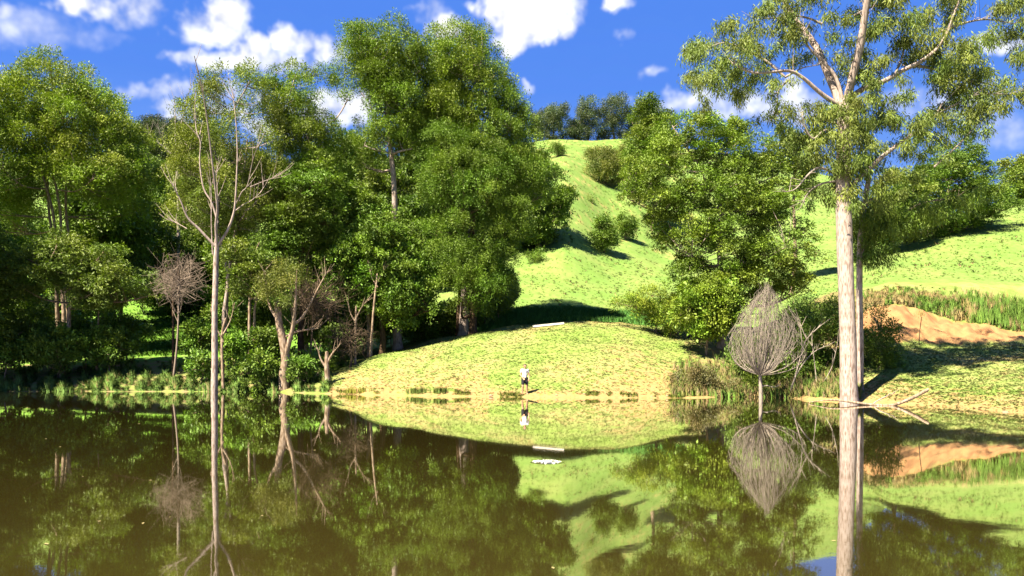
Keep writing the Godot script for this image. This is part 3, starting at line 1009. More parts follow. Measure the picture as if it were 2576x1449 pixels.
func plant_middle() -> void:
	tree("gum_tree", "open pale-stemmed tree with thin sunlit tufts behind the slender dead tree", "tree", 57, 575,
		[445, 420, 440, 350, 470, 300, 490, 260, 520, 225, 545, 195, 590, 182, 640, 180, 680, 196, 700, 230, 720, 290, 740, 380, 730, 480, 700, 560, 640, 600, 560, 610, 480, 600, 440, 560, 425, 500],
		{"r": 0.95, "hue": LIME.lerp(OLIVE, 0.6), "dens": 0.75, "holes": [[600, 300, 26], [640, 255, 12], [560, 320, 16], [625, 215, 14], [670, 330, 16]], "trunk": 0.26, "limbs": 9, "leaf": "fine", "bark": "pale", "stems": 2})
	tree("gum_tree", "tree with two knobbly top tufts between the open tree and the tallest trees", "tree", 60, 770,
		[680, 240, 690, 195, 720, 168, 745, 145, 770, 165, 790, 185, 805, 158, 830, 152, 850, 172, 870, 208, 880, 260, 870, 330, 880, 420, 870, 520, 820, 600, 740, 620, 690, 560, 680, 400],
		{"r": 1.0, "hue": MID.lerp(LIME, 0.4), "dens": 0.85, "holes": [[852, 285, 26], [765, 225, 14], [845, 250, 14], [720, 265, 10]], "trunk": 0.3, "limbs": 9, "leaf": "fine", "bark": "pale"})
	tree("gum_tree", "very tall tree with a forked pale trunk and a broad flat top", "tree", 60.5, 1000,
		[866, 120, 890, 86, 930, 70, 960, 80, 985, 64, 1012, 72, 1045, 92, 1070, 125, 1075, 180, 1070, 230, 1075, 290, 1080, 350, 1050, 400, 1000, 405, 960, 420, 905, 430, 872, 380, 905, 320, 925, 270, 900, 232, 876, 196, 860, 155],
		{"r": 1.15, "hue": MID.lerp(LIME, 0.5), "trunk": 0.36, "limbs": 10, "leaf": "fine", "size": 1.0, "bark": "pale", "dens": 1.2, "holes": [[905, 292, 8]]})
	tree("gum_tree", "tallest tree with a domed crown and dark shaded flank above the mound", "tree", 62.5, 1165,
		[1045, 135, 1075, 98, 1100, 78, 1130, 68, 1160, 76, 1190, 82, 1225, 92, 1240, 120, 1262, 150, 1280, 190, 1290, 230, 1310, 262, 1335, 300, 1350, 350, 1375, 420, 1385, 470, 1370, 520, 1330, 540, 1260, 500, 1180, 420, 1090, 460, 1055, 380, 1050, 300, 1035, 220],
		{"r": 1.25, "hue": MID.lerp(LIME, 0.4), "trunk": 0.42, "limbs": 11, "leaf": "fine", "size": 1.0, "bark": "pale", "dens": 1.25, "holes": [[1165, 250, 6]]})
	tree("hillside_tree", "dark tree on the grass slope beside the tallest tree casting a shadow uphill", "tree", 98, 1355,
		[1290, 420, 1340, 385, 1370, 362, 1388, 405, 1410, 442, 1430, 480, 1454, 508, 1446, 530, 1420, 545, 1426, 580, 1432, 602, 1400, 612, 1360, 622, 1300, 622, 1280, 560],
		{"r": 1.3, "hue": DEEP, "trunk": 0.35, "size": 1.35, "leaf": "glossy"})
	tree("leafy_tree", "leafy tree with bright green rounded tufts below the tallest tree", "tree", 61, 1190,
		[1055, 400, 1070, 355, 1110, 322, 1150, 335, 1180, 355, 1220, 328, 1265, 348, 1290, 385, 1330, 430, 1340, 520, 1345, 590, 1320, 640, 1290, 650, 1300, 690, 1305, 740, 1280, 770, 1260, 800, 1200, 810, 1150, 790, 1100, 700, 1060, 620, 1050, 500],
		{"r": 1.25, "hue": MID.lerp(FRESH, 0.3), "trunk": 0.34, "limbs": 9, "size": 0.95, "leaf": "fine", "bark": "dark"})
	tree("leafy_tree", "dark leafy tree overhanging the crest of the mound", "tree", 57.5, 960,
		[830, 620, 850, 580, 900, 562, 960, 562, 1000, 572, 1040, 600, 1080, 640, 1100, 700, 1110, 780, 1080, 820, 1000, 830, 940, 800, 880, 770, 840, 720, 820, 670],
		{"r": 0.95, "hue": DEEP.lerp(FRESH, 0.35), "trunk": 0.26, "limbs": 8, "leaf": "glossy", "bark": "dark"})
	tree("leafy_tree", "dull green tree behind the old knotted trunk", "tree", 57, 760,
		[690, 480, 720, 432, 780, 412, 840, 422, 880, 470, 880, 560, 840, 640, 800, 700, 740, 720, 690, 680, 670, 580], {"r": 1.0, "hue": MID.lerp(DEEP, 0.4), "trunk": 0.28, "limbs": 8, "bark": "dark"})
	tree("leafy_tree", "small sunlit tree with fine leaves next to the slender dead tree", "tree", 54, 640,
		[555, 640, 600, 602, 650, 602, 700, 622, 740, 650, 730, 700, 690, 740, 640, 760, 590, 740, 560, 700], {"r": 0.8, "hue": OLIVE.lerp(MID, 0.6), "trunk": 0.15, "limbs": 6, "leaf": "broad", "dens": 0.75})
	tree("leafy_tree", "mid-height tree wrapped round the forked pale trunk", "tree", 58.5, 930, [855, 490, 895, 445, 960, 520, 1010, 545, 1040, 590, 1000, 610, 920, 610, 860, 570], {"r": 0.95, "hue": MID, "trunk": 0.22, "limbs": 6})
	# the old trunk and the stems at the water
	var kb := on_ground(716, 50.2)
	var kt := thing("old_tree", "old knotted leaning tree with a thick split trunk at the waterline", "tree", kb)
	bare(kt, kb, 50.2, [[0.38, 0.2, 716, 992, 713, 950, 718, 905, 712, 860, 702, 815, 698, 760]], M.bark, "trunk")
	bare(kt, kb, 50.2, [[0.2, 0.04, 716, 905, 730, 860, 742, 820, 752, 760, 758, 700], [0.1, 0.03, 702, 810, 676, 770, 662, 720, 655, 680], [0.1, 0.03, 742, 815, 765, 790, 790, 740, 815, 690], [0.08, 0.02, 708, 860, 730, 840, 770, 830, 800, 826]], M.bark, "limb", 12, 0.9)
	crown(fill_outline([640, 690, 680, 660, 740, 665, 770, 700, 760, 760, 700, 780, 650, 760], 50.2, kb, {"r": 0.6, "dens": 0.55}), "fine", 0.9, OLIVE, kt)
	twig_shrub("dead_shrub", "tangle of brown dead branches behind the old knotted trunk", 52.5, 790, 745, 85, 85, 770, 110, M.brown)
	twig_shrub("dead_shrub", "brown brush pile hanging over the shaded bank below the dark tree", 53, 880, 850, 60, 62, 880, 80, M.brown)
	for s in [["slim pale leaning trunk at the edge of the mound", 932, 54.5, 950, 680, 0.10, "bark"], ["slim grey trunk standing beside the leaning pale one", 893, 53.5, 896, 770, 0.11, "bark"], ["broken mossy stump at the tip of the mound", 826, 49.4, 822, 885, 0.2, "bark"], ["dark straight trunk in the shade under the dark leafy tree", 1005, 61, 1010, 700, 0.16, "dark"], ["dark double trunk in the shade beside the mound crest", 1150, 64, 1158, 640, 0.2, "dark"]]:
		var g := on_ground(s[1], s[2])
		var stump: bool = s[5] == 0.2 and s[1] < 900
		var r := thing("stump" if stump else "slim_tree", s[0], "stump" if stump else "tree", g)
		var y0: float = HY - (g.y - 0.2 - EYE) * F / s[2]
		bare(r, g, s[2], [[s[5], s[5] * 0.55, s[1], y0, lerpf(s[1], s[3], 0.4) + rnd(-3, 3), lerpf(y0, s[4], 0.5), s[3], s[4]]], M[s[6]], "trunk")
		bare(r, g, s[2], [[s[5] * 0.5, 0.015, s[3], s[4] + 30, s[3] + 14, s[4] + 4, s[3] + 30, s[4] - 14], [s[5] * 0.5, 0.015, s[3], s[4] + 42, s[3] - 14, s[4] + 20, s[3] - 22, s[4] - 6]], M[s[6]], "branch", 6, 0.6)
	for b in [["glossy dark bush at the waterline beside the slender dead tree", 648, 930, 48, 52, 50.4, 0.3], ["dark bush at the waterline beside the old knotted trunk", 775, 935, 48, 48, 50.6, 0.1], ["bright lime bush behind the slender dead tree", 590, 880, 40, 52, 53.0, 0.9], ["small low bush on the bank between clearing and dead tree", 505, 930, 34, 44, 51.6, 0.4],
			["bushy undergrowth below the old knotted tree", 690, 860, 46, 56, 54.0, 0.35], ["leafy bush at the back of the mound tip", 850, 880, 44, 60, 55.0, 0.0], ["dark bush behind the pale leaning trunk", 915, 820, 50, 62, 60.0, 0.0], ["dark bush filling the shade under the overhanging tree", 985, 815, 52, 55, 63.0, 0.0],
			["dark fern-like bush behind the mound shoulder", 1060, 815, 52, 52, 64.5, 0.1], ["leafy bush at the top of the mound shoulder", 1135, 800, 48, 50, 66.0, 0.0], ["bush at the end of the tree line beside the mound crest", 1205, 785, 50, 48, 67.0, 0.15], ["tall dark bush under the leafy tree beside the grass slope", 1255, 730, 46, 60, 69.0, 0.05],
			["leafy bush deep in the gap behind the clearing", 560, 800, 40, 40, 62.0, 0.3], ["leafy bush between the thin stems", 650, 800, 60, 50, 60.0, 0.1], ["leafy bush behind the tangle of brown branches", 780, 800, 70, 70, 60.0, 0.0]]:
		tree("bush", b[0], "bush", b[5], b[1], ellipse(b[1], b[2], b[3], b[4]), {"r": 0.7, "hue": DEEP.lerp(FRESH, b[6]), "trunk": 0.06, "limbs": 4, "leaf": "glossy"})

func plant_right() -> void:
	tree("leafy_tree", "broad bushy tree with crooked pale limbs standing behind the dead weeping shrub", "tree", 56, 1815,
		[1560, 480, 1570, 420, 1600, 382, 1640, 335, 1690, 302, 1740, 292, 1780, 282, 1830, 297, 1880, 322, 1910, 362, 1930, 402, 1960, 422, 1990, 482, 2000, 540, 2030, 580, 2050, 640, 2020, 690, 2040, 720, 2060, 745, 2010, 750, 1980, 760, 1900, 760, 1850, 790, 1800, 830, 1760, 840, 1720, 800, 1700, 740, 1690, 690, 1660, 640, 1650, 580, 1610, 560, 1580, 530],
		{"r": 0.8, "hue": MID.lerp(LIME, 0.35), "trunk": 0.34, "limbs": 13, "leaf": "broad", "size": 0.9, "bark": "pale", "dens": 0.55, "thick": 3.6, "holes": [[1850, 600, 14], [1745, 430, 12], [1990, 600, 14], [1790, 560, 14]]})
	tree("leafy_tree", "yellowish leafy sapling thicket at the foot of the broad bushy tree", "tree", 53, 1775,
		[1690, 765, 1720, 722, 1780, 702, 1850, 712, 1870, 760, 1850, 820, 1800, 860, 1740, 850, 1700, 820], {"r": 0.65, "hue": LIME.lerp(FRESH, 0.3), "trunk": 0.1, "limbs": 6, "leaf": "glossy"})
	tree("shrub", "sprawling yellow-green shrub at the end of the mound", "shrub", 58, 1650,
		[1535, 772, 1560, 747, 1610, 722, 1640, 716, 1680, 736, 1720, 742, 1735, 800, 1705, 860, 1660, 840, 1620, 795, 1570, 782], {"r": 0.65, "hue": LIME, "trunk": 0.08, "limbs": 6, "leaf": "fine"})
	tree("leafy_tree", "pointed tree on the slope behind the broad bushy tree", "tree", 130, 1640, [1585, 300, 1600, 262, 1625, 240, 1650, 268, 1672, 292, 1705, 330, 1705, 400, 1640, 480, 1590, 485, 1570, 400], {"r": 1.8, "hue": MID.lerp(OLIVE, 0.3), "trunk": 0.3, "size": 1.8})
	tree("shrub", "greyish rounded shrub high on the grass slope", "shrub", depth_for(1525, 466), 1525, [1468, 425, 1475, 392, 1500, 372, 1540, 365, 1575, 380, 1585, 430, 1565, 468, 1510, 468, 1480, 455], {"r": 1.5, "hue": OLIVE, "trunk": 0.15, "size": 1.8, "leaf": "fine"})
	tree("leafy_tree", "grey-green tree seen between the broad bushy tree and the great gum", "tree", 76, 1990, [1920, 382, 1935, 332, 1970, 312, 2010, 322, 2040, 362, 2065, 420, 2050, 480, 2000, 520, 1950, 470], {"r": 1.1, "hue": OLIVE.lerp(MID, 0.4), "trunk": 0.25, "size": 1.2, "dens": 0.8})
	tree("shrub", "round green bush alone on the grass slope", "bush", depth_for(1520, 636), 1520, ellipse(1520, 592, 36, 46, 14), {"r": 1.0, "hue": MID, "trunk": 0.14, "size": 1.4})
	tree("shrub", "bush on the grass slope just behind the round green bush", "bush", depth_for(1572, 602), 1572, ellipse(1572, 572, 30, 32, 12), {"r": 1.0, "hue": DEEP.lerp(MID, 0.5), "trunk": 0.12, "size": 1.4})
	for b in [["tiny bush high on the open slope", 1490, 500, 12, 12, 125.0], ["small shrub near the top of the open slope", 1482, 388, 13, 12, 172.0], ["low shrub at the ridge edge of the open slope", 1402, 380, 24, 16, 178.0], ["low sprawling shrub at the edge of the tree shadow", 1345, 645, 30, 16, 93.0], ["young shrub on the upper bank", 2442, 615, 16, 16, 80.0], ["pale tussock shrub far up the open bank", 2530, 590, 14, 12, 85.0], ["tiny shrub at the foot of the open slope", 1322, 690, 10, 10, 87.0]]:
		tree("shrub", b[0], "shrub", depth_for(b[1], b[2] + b[4]), b[1], ellipse(b[1], b[2], b[3], b[4], 9), {"r": 0.8, "hue": MID, "trunk": 0.06, "limbs": 3, "size": 1.4, "leaf": "fine"})
	# dark thicket behind and beside the great gum
	tree("bush", "dark thicket at the water's edge behind the dead weeping shrub", "bush", 46.5, 2030,
		[1955, 800, 1990, 765, 2050, 748, 2112, 760, 2120, 900, 2118, 990, 2050, 1000, 1960, 998, 1915, 960, 1940, 860], {"r": 0.7, "hue": DEEP, "trunk": 0.12, "limbs": 7, "leaf": "fine"})
	tree("bush", "dark low bush spreading behind the dead weeping shrub's stem", "bush", 46, 1880, [1820, 880, 1860, 850, 1920, 850, 1960, 900, 1960, 998, 1840, 985], {"r": 0.6, "hue": DEEP.lerp(OLIVE, 0.2), "trunk": 0.08, "limbs": 5, "leaf": "fine"})
	tree("bush", "dark green bush beside the great gum's trunk above the shaded bank", "bush", 44.5, 2205,
		[2165, 800, 2200, 782, 2240, 830, 2262, 900, 2240, 950, 2190, 962, 2165, 940], {"r": 0.6, "hue": DEEP.lerp(FRESH, 0.25), "trunk": 0.08, "limbs": 5, "leaf": "fine"})
	tree("shrub", "dry olive shrub clump on the bare red shore", "shrub", 44.3, 1740, [1688, 965, 1720, 932, 1760, 922, 1800, 942, 1850, 972, 1872, 998, 1690, 998], {"r": 0.45, "hue": Color(0.13, 0.115, 0.045), "trunk": 0.05, "limbs": 5, "leaf": "fine", "size": 0.8})
	# trees on the spur
	tree("leafy_tree", "dark green tree on the spur above the open bank", "tree", 88, 2360,
		[2260, 480, 2290, 425, 2340, 395, 2390, 345, 2420, 365, 2440, 402, 2470, 425, 2480, 470, 2525, 492, 2560, 522, 2520, 555, 2440, 572, 2380, 600, 2330, 620, 2270, 610, 2240, 525], {"r": 1.1, "dens": 0.75, "hue": MID, "trunk": 0.3, "size": 1.2})
	tree("leafy_tree", "loose green tree on the spur seen beside the great gum's trunk", "tree", 84, 2250, [2165, 560, 2180, 480, 2215, 430, 2260, 400, 2300, 430, 2325, 480, 2330, 550, 2300, 605, 2220, 620, 2175, 610], {"r": 1.0, "dens": 0.65, "hue": MID.lerp(OLIVE, 0.4), "trunk": 0.25, "size": 1.2})
	tree("leafy_tree", "pale leafy tree on the spur at the far end of the bank", "tree", 104, 2560, [2490, 490, 2520, 430, 2560, 395, 2620, 400, 2650, 500, 2560, 530], {"r": 1.3, "hue": LIME.lerp(OLIVE, 0.4), "trunk": 0.25, "size": 1.5})
	# slim companion of the great gum
	var sb := on_ground(2163, 40.6)
	var sl := thing("gum_tree", "slim straight gum close behind the great gum's trunk", "tree", sb)
	bare(sl, sb, 40.6, [[0.19, 0.12, 2163, 1010, 2164, 850, 2164, 700, 2168, 600, 2176, 520, 2190, 440]], M.pale, "trunk")
	bare(sl, sb, 40.6, [[0.09, 0.02, 2176, 520, 2200, 500, 2250, 545, 2300, 520, 2350, 505, 2420, 500], [0.07, 0.02, 2170, 590, 2190, 560, 2196, 530, 2200, 510], [0.06, 0.02, 2168, 640, 2190, 600, 2230, 590]], M.bark, "limb", 8, 0.8)
	crown(fill_outline([2150, 580, 2190, 540, 2240, 520, 2300, 545, 2260, 580, 2235, 620, 2255, 655, 2232, 685, 2190, 665, 2162, 645], 40.6, sb, {"r": 0.5, "dens": 0.8, "thick": 1.4}) + fill_outline([2250, 540, 2330, 505, 2420, 490, 2500, 500, 2480, 530, 2400, 545, 2300, 585, 2255, 580], 40.6, sb, {"r": 0.45, "dens": 0.5, "thick": 1.2}), "gum", 0.85, MID, sl)
	great_gum()
	weeping_shrub()
	# bare branches between the weeping shrub and the gum
	var db := on_ground(1992, 42.6)
	var dt := thing("dead_shrub", "spindly bare dead sapling with forked grey branches beside the great gum", "shrub", db)
	bare(dt, db, 42.6, [[0.06, 0.045, 1988, 1010, 1991, 976, 2000, 946]], M.dead, "trunk")
	bare(dt, db, 42.6, [[0.045, 0.012, 2000, 948, 2019, 884, 2030, 854, 2058, 826, 2091, 801], [0.04, 0.012, 2001, 946, 2030, 906, 2061, 881, 2094, 868], [0.03, 0.01, 2019, 884, 2014, 826, 2004, 800], [0.03, 0.01, 2030, 854, 2022, 838, 2012, 806], [0.03, 0.01, 2054, 960, 2052, 900, 2050, 850], [0.03, 0.012, 2072, 962, 2092, 920, 2104, 860]], M.dead, "branch", 6, 0.5)

func great_gum() -> void:
	var d := 38.4
	var base := W(2136, 1012, d)
	base.y = -0.3
	var t := thing("great_gum_tree", "great gum with a thick smooth pinkish trunk rising from the shore", "tree", base)
	var s := Shape.new()
	var pts := []
	for q in [[2136, 1030], [2136, 1005], [2134, 960], [2133, 880], [2131, 780], [2127, 680], [2124, 580], [2121, 480], [2122, 400], [2124, 330], [2123, 262]]:
		pts.append(W(q[0], q[1], d) - base)
	pts = smooth_path(pts, 4)
	var rr := radii(pts.size(), 0.43, 0.31, 0.9)
	for q in 6:          # root flare at the waterline
		rr[q] += 0.03 * (6 - q) * (6 - q) / 6.0
	tube(s, pts, rr, 20, 0.12)
	part("trunk", s.mesh(), M.pale, t)
	bare(t, base, d, [
		[0.22, 0.11, 2118, 275, 2110, 230, 2095, 170, 2080, 100, 2062, 50, 2040, -10, 2025, -80],
		[0.21, 0.11, 2126, 272, 2135, 200, 2145, 130, 2148, 60, 2150, 0, 2155, -80],
		[0.14, 0.04, 2128, 252, 2170, 225, 2215, 210, 2260, 185, 2310, 160, 2350, 120, 2370, 60, 2388, 0],
		[0.12, 0.035, 2116, 268, 2080, 250, 2050, 232, 2010, 205, 1972, 192, 1920, 200, 1870, 205, 1820, 190],
		[0.10, 0.03, 2121, 258, 2102, 195, 2065, 150, 2040, 130, 2020, 105, 2000, 60],
		[0.13, 0.04, 2128, 480, 2175, 435, 2230, 385, 2290, 342, 2335, 310, 2370, 260],
	], M.pale, "limb", 12, 1.1)
	bare(t, base, d, [
		[0.07, 0.015, 2105, 335, 2072, 330, 2042, 352, 2022, 330, 2010, 300], [0.075, 0.015, 2113, 445, 2062, 425, 2030, 440, 1990, 482, 1958, 492], [0.06, 0.015, 2110, 455, 2072, 460, 2040, 480, 2020, 520],
		[0.06, 0.012, 1975, 194, 2000, 180, 2022, 170, 2065, 163], [0.07, 0.02, 1972, 192, 1930, 150, 1880, 120, 1830, 100, 1790, 110], [0.06, 0.02, 2068, 60, 2020, 40, 1960, 40, 1910, 40], [0.06, 0.02, 1985, 200, 1960, 230, 1965, 280],
		[0.06, 0.02, 2148, 40, 2190, 20, 2240, 20, 2290, 5], [0.08, 0.02, 2300, 165, 2360, 170, 2430, 190, 2500, 190, 2560, 195], [0.07, 0.02, 2365, 80, 2420, 60, 2480, 50, 2550, 60], [0.06, 0.02, 2250, 190, 2280, 130, 2290, 80],
		[0.06, 0.02, 2350, 290, 2410, 260, 2460, 240, 2530, 240], [0.05, 0.015, 2120, 320, 2090, 300, 2070, 300], [0.05, 0.015, 2350, 420, 2420, 360, 2480, 300, 2540, 260],
	], M.dead, "branch", 10, 0.7)
	var clumps := [[1765, 110, 30], [1790, 150, 30], [1755, 158, 25], [1802, 112, 28], [1832, 96, 22], [1852, 132, 25], [1822, 172, 28], [1872, 166, 28], [1850, 202, 22], [1772, 202, 18], [1890, 92, 18], [1902, 42, 22], [1932, 25, 24], [1960, 50, 18], [1882, 216, 18], [1902, 190, 20], [1738, 182, 14], [1950, 132, 11], [1748, 232, 11], [1965, 282, 14], [1925, 235, 12], [1940, 175, 14],
		[1990, 20, 20], [2010, 60, 20], [1996, 100, 18], [2006, 146, 18], [2030, 10, 18], [2090, 42, 18], [2100, 100, 16], [2080, 10, 16], [2112, 150, 12],
		[2162, 110, 26], [2168, 150, 32], [2162, 192, 32], [2188, 176, 24], [2190, 20, 28], [2212, 42, 24], [2232, 14, 28], [2200, 80, 20], [2242, 60, 22], [2180, 232, 18],
		[2290, 70, 28], [2312, 95, 28], [2292, 120, 28], [2270, 100, 24], [2332, 132, 24], [2310, 150, 22], [2352, 132, 26], [2372, 162, 28], [2402, 150, 26], [2382, 200, 28], [2342, 202, 28], [2422, 190, 28], [2452, 130, 20], [2432, 232, 26], [2462, 202, 26], [2492, 182, 28], [2522, 190, 28], [2552, 202, 28], [2502, 232, 24], [2470, 262, 18], [2542, 242, 22], [2362, 20, 22], [2402, 10, 26], [2432, 30, 20], [2402, 60, 16], [2502, 40, 22], [2542, 30, 26], [2562, 72, 22], [2522, 92, 16], [2482, 112, 16], [2562, 112, 16], [2410, 262, 16], [2500, 290, 14], [2450, 300, 14],
		[2092, 282, 28], [2132, 278, 24], [2162, 270, 22], [2192, 260, 20], [2072, 312, 30], [2050, 342, 32], [2092, 342, 26], [2102, 302, 26], [2162, 322, 22], [2232, 262, 18], [2272, 272, 16], [2062, 372, 22], [2132, 432, 28], [2112, 470, 26], [2152, 442, 26], [2092, 430, 20], [2172, 400, 22],
		[2252, 382, 30], [2292, 352, 30], [2322, 322, 26], [2222, 422, 26], [2352, 352, 30], [2382, 332, 26], [2342, 302, 24], [2040, 400, 20], [2300, 400, 22], [2200, 470, 22], [2160, 500, 20], [2090, 500, 16], [2030, 300, 22], [2010, 340, 20], [2045, 265, 20], [2075, 395, 24], [2190, 330, 24], [2215, 300, 22], [2245, 330, 22], [2180, 365, 24], [2100, 385, 22], [2140, 390, 22], [2210, 520, 18], [2065, 470, 16],
		[1980, -40, 30], [2080, -60, 34], [2160, -50, 34], [2240, -50, 34], [2340, -40, 34], [2440, -40, 34], [2540, -40, 34], [2620, 40, 34], [2630, 140, 34], [2640, 220, 30], [2120, -120, 34], [2220, -130, 34], [2330, -110, 30]]
	var puffs := []
	for c in clumps:
		var r: float = float(c[2]) / F * d
		var spread := 0.6 + absf(float(c[0]) - 2130.0) / F * d * 0.28
		var at := W(c[0], c[1], d) - base + Vector3(0, 0, rnd(-1.0, 1.0) * spread)
		puffs.append([at, r])
		puffs.append([at + Vector3(rnd(-0.5, 0.5), rnd(-0.3, 0.3), rnd(-1.6, 1.6)), r * 0.85])
		puffs.append([at + Vector3(rnd(-0.7, 0.7), rnd(-0.8, 0.1), rnd(-1.8, 1.8)), r * 0.6])
	for k in 110:          # thin sprays between the main tufts
		var c: Array = clumps[rng.randi() % clumps.size()]
		puffs.append([W(c[0] + rng.randfn() * 30.0, c[1] + rng.randfn() * 26.0, d) - base + Vector3(0, 0, rnd(-2.5, 2.5)), rnd(0.15, 0.35)])
	crown(puffs, "gum", 0.8, OLIVE.lerp(MID, 0.4), t, 0.95)

func weeping_shrub() -> void:
	var d := 41.6
	var base := W(1914, 1004, d)
	base.y = -0.3
	var t := thing("weeping_dead_shrub", "leafless grey teardrop-shaped weeping shrub standing in the shallows", "shrub", base)
	bare(t, base, d, [[0.11, 0.085, 1914, 1016, 1914, 975, 1913, 942]], M.dead, "trunk")
	bare(t, base, d, [[0.035, 0.012, 1915, 972, 1930, 970, 1945, 974, 1965, 968]], M.dead, "branch", 3, 0.3)
	var foot := W(1913, 944, d) - base
	var tip := W(1932, 708, d) - base
	var tall := tip.y - foot.y
	var wide := 102.0 / F * d
	for g in 6:
		var s := Shape.new()
		for k in 14:
			var an := (g + rng.randf()) * TAU / 6.0
			var f := rnd(0.6, 1.0) if k % 3 == 0 else rnd(0.2, 0.7)
			var reach := sqrt(rnd(0.1, 1.0))
			# outer shape: a teardrop, fullest below the middle and drawn in to the tip
			var rad := wide * 1.15 * reach * sin(PI * pow(f, 0.62)) * pow(1.0 - f, 0.08)
			var goal := foot + Vector3(cos(an) * rad + (tip.x - foot.x) * f, tall * f, sin(an) * rad)
			var swell := maxf(rad * rnd(0.7, 1.05), wide * reach * rnd(0.2, 0.6))
			var bow := foot + Vector3(cos(an + rnd(-0.4, 0.4)) * swell, tall * minf(f, 0.6) * rnd(0.15, 0.4), sin(an + rnd(-0.4, 0.4)) * swell)
			var pts := []
			for q in 9:
				var u := q / 8.0
				pts.append(foot.lerp(bow, u).lerp(bow.lerp(goal, u), u) + Vector3(rng.randfn(), 0, rng.randfn()) * 0.03 * minf(1.0, u * 3.0))
			tube(s, pts, radii(9, rnd(0.018, 0.038), 0.006), 5)
			for q in 10:
				var a := 3 + q % 5
				var from: Vector3 = pts[a].lerp(pts[a + 1], rng.randf())
				var f2 := clampf((from.y - foot.y) / tall, 0.0, 1.0)
				var inward := rnd(0.0, 0.5) * f2
				var up := Vector3((foot.x + (tip.x - foot.x) * f2 - from.x) * inward + rng.randfn() * 0.16, rnd(0.3, 1.0), (foot.z - from.z) * inward + rng.randfn() * 0.16)
				up *= minf(1.0, (tip.y - from.y) / maxf(up.y, 0.05))
				var side := Vector3(rng.randfn(), 0, rng.randfn()) * 0.07
				tube(s, [from, from + up * 0.5 + side, from + up], [0.010, 0.007, 0.004], 3)
		# the fine upper twigs lean together into the point
		for k in 46:
			var an := (g + rng.randf()) * TAU / 6.0
			var f := rnd(0.3, 0.86)
			var rad := wide * sqrt(rng.randf()) * 1.05 * sin(PI * pow(f, 0.62)) * pow(1.0 - f, 0.1)
			var from := foot + Vector3(cos(an) * rad + (tip.x - foot.x) * f, tall * f, sin(an) * rad)
			var to := from.lerp(tip, rnd(0.3, 0.75) if f > 0.5 else rnd(0.15, 0.4)) + Vector3(rng.randfn(), rng.randfn() * 0.5, rng.randfn()) * 0.1
			tube(s, [from, from.lerp(to, 0.5) + Vector3(cos(an), 0, sin(an)) * 0.08, to], [0.010, 0.008, 0.004], 3)
		part("branch", s.mesh(), M.dead, t)

func plant_far() -> void:
	var ridge := [[[1335, 345, 1345, 295, 1375, 268, 1400, 258, 1425, 268, 1440, 300, 1445, 362, 1345, 366], 1392], [[1425, 350, 1436, 300, 1462, 262, 1480, 288, 1490, 362, 1430, 362], 1456], [[1452, 300, 1460, 252, 1476, 242, 1498, 258, 1508, 310, 1498, 360, 1462, 360], 1480], [[1492, 320, 1510, 262, 1545, 235, 1578, 252, 1600, 300, 1598, 352, 1500, 358], 1546], [[1580, 340, 1592, 280, 1625, 262, 1668, 285, 1685, 345, 1600, 362], 1630], [[1330, 330, 1338, 292, 1352, 280, 1368, 300, 1366, 350, 1335, 352], 1349]]
	var lab := ["wide hazy gum on the ridge line nearest the tall trees", "short gum on the ridge line between two taller ones", "narrow tall gum on the ridge line with a thin straight trunk", "rounded gum on the ridge line above the open slope", "low tree on the ridge line behind the pointed tree", "small treetop on the ridge line behind the tall trees"]
	for k in ridge.size():
		tree("ridge_tree", lab[k], "tree", 204.0 + k * 2.0, ridge[k][1], ridge[k][0], {"r": 1.7, "hue": Color(0.075, 0.098, 0.048), "size": 2.2, "trunk": 0.3, "limbs": 5, "dens": 0.95, "leaf": "fine", "few_twigs": true, "thick": 3.5, "group": "gums along the ridge line"})
	# the wooded hillside seen through the gaps on the far side
	for k in 30:
		var px := rnd(300, 560) if k < 18 else rnd(560, 1250)
		var d := rnd(190, 245) if k < 18 else rnd(120, 190)
		var g := on_ground(px, d)
		var py := HY - (g.y - EYE) * F / d
		var h := rnd(10, 15) * F / d
		tree("hill_tree", "far tree in the dark wood on the distant hillside", "tree", d, px, ellipse(px, py - h * 0.58, h * rnd(0.3, 0.42), h * 0.45, 10), {"r": 1.9, "hue": Color(0.042, 0.058, 0.024), "size": 2.6, "trunk": 0.25, "limbs": 4, "leaf": "fine", "few_twigs": true, "thick": 3.0, "group": "trees of the wood on the distant hillside"})

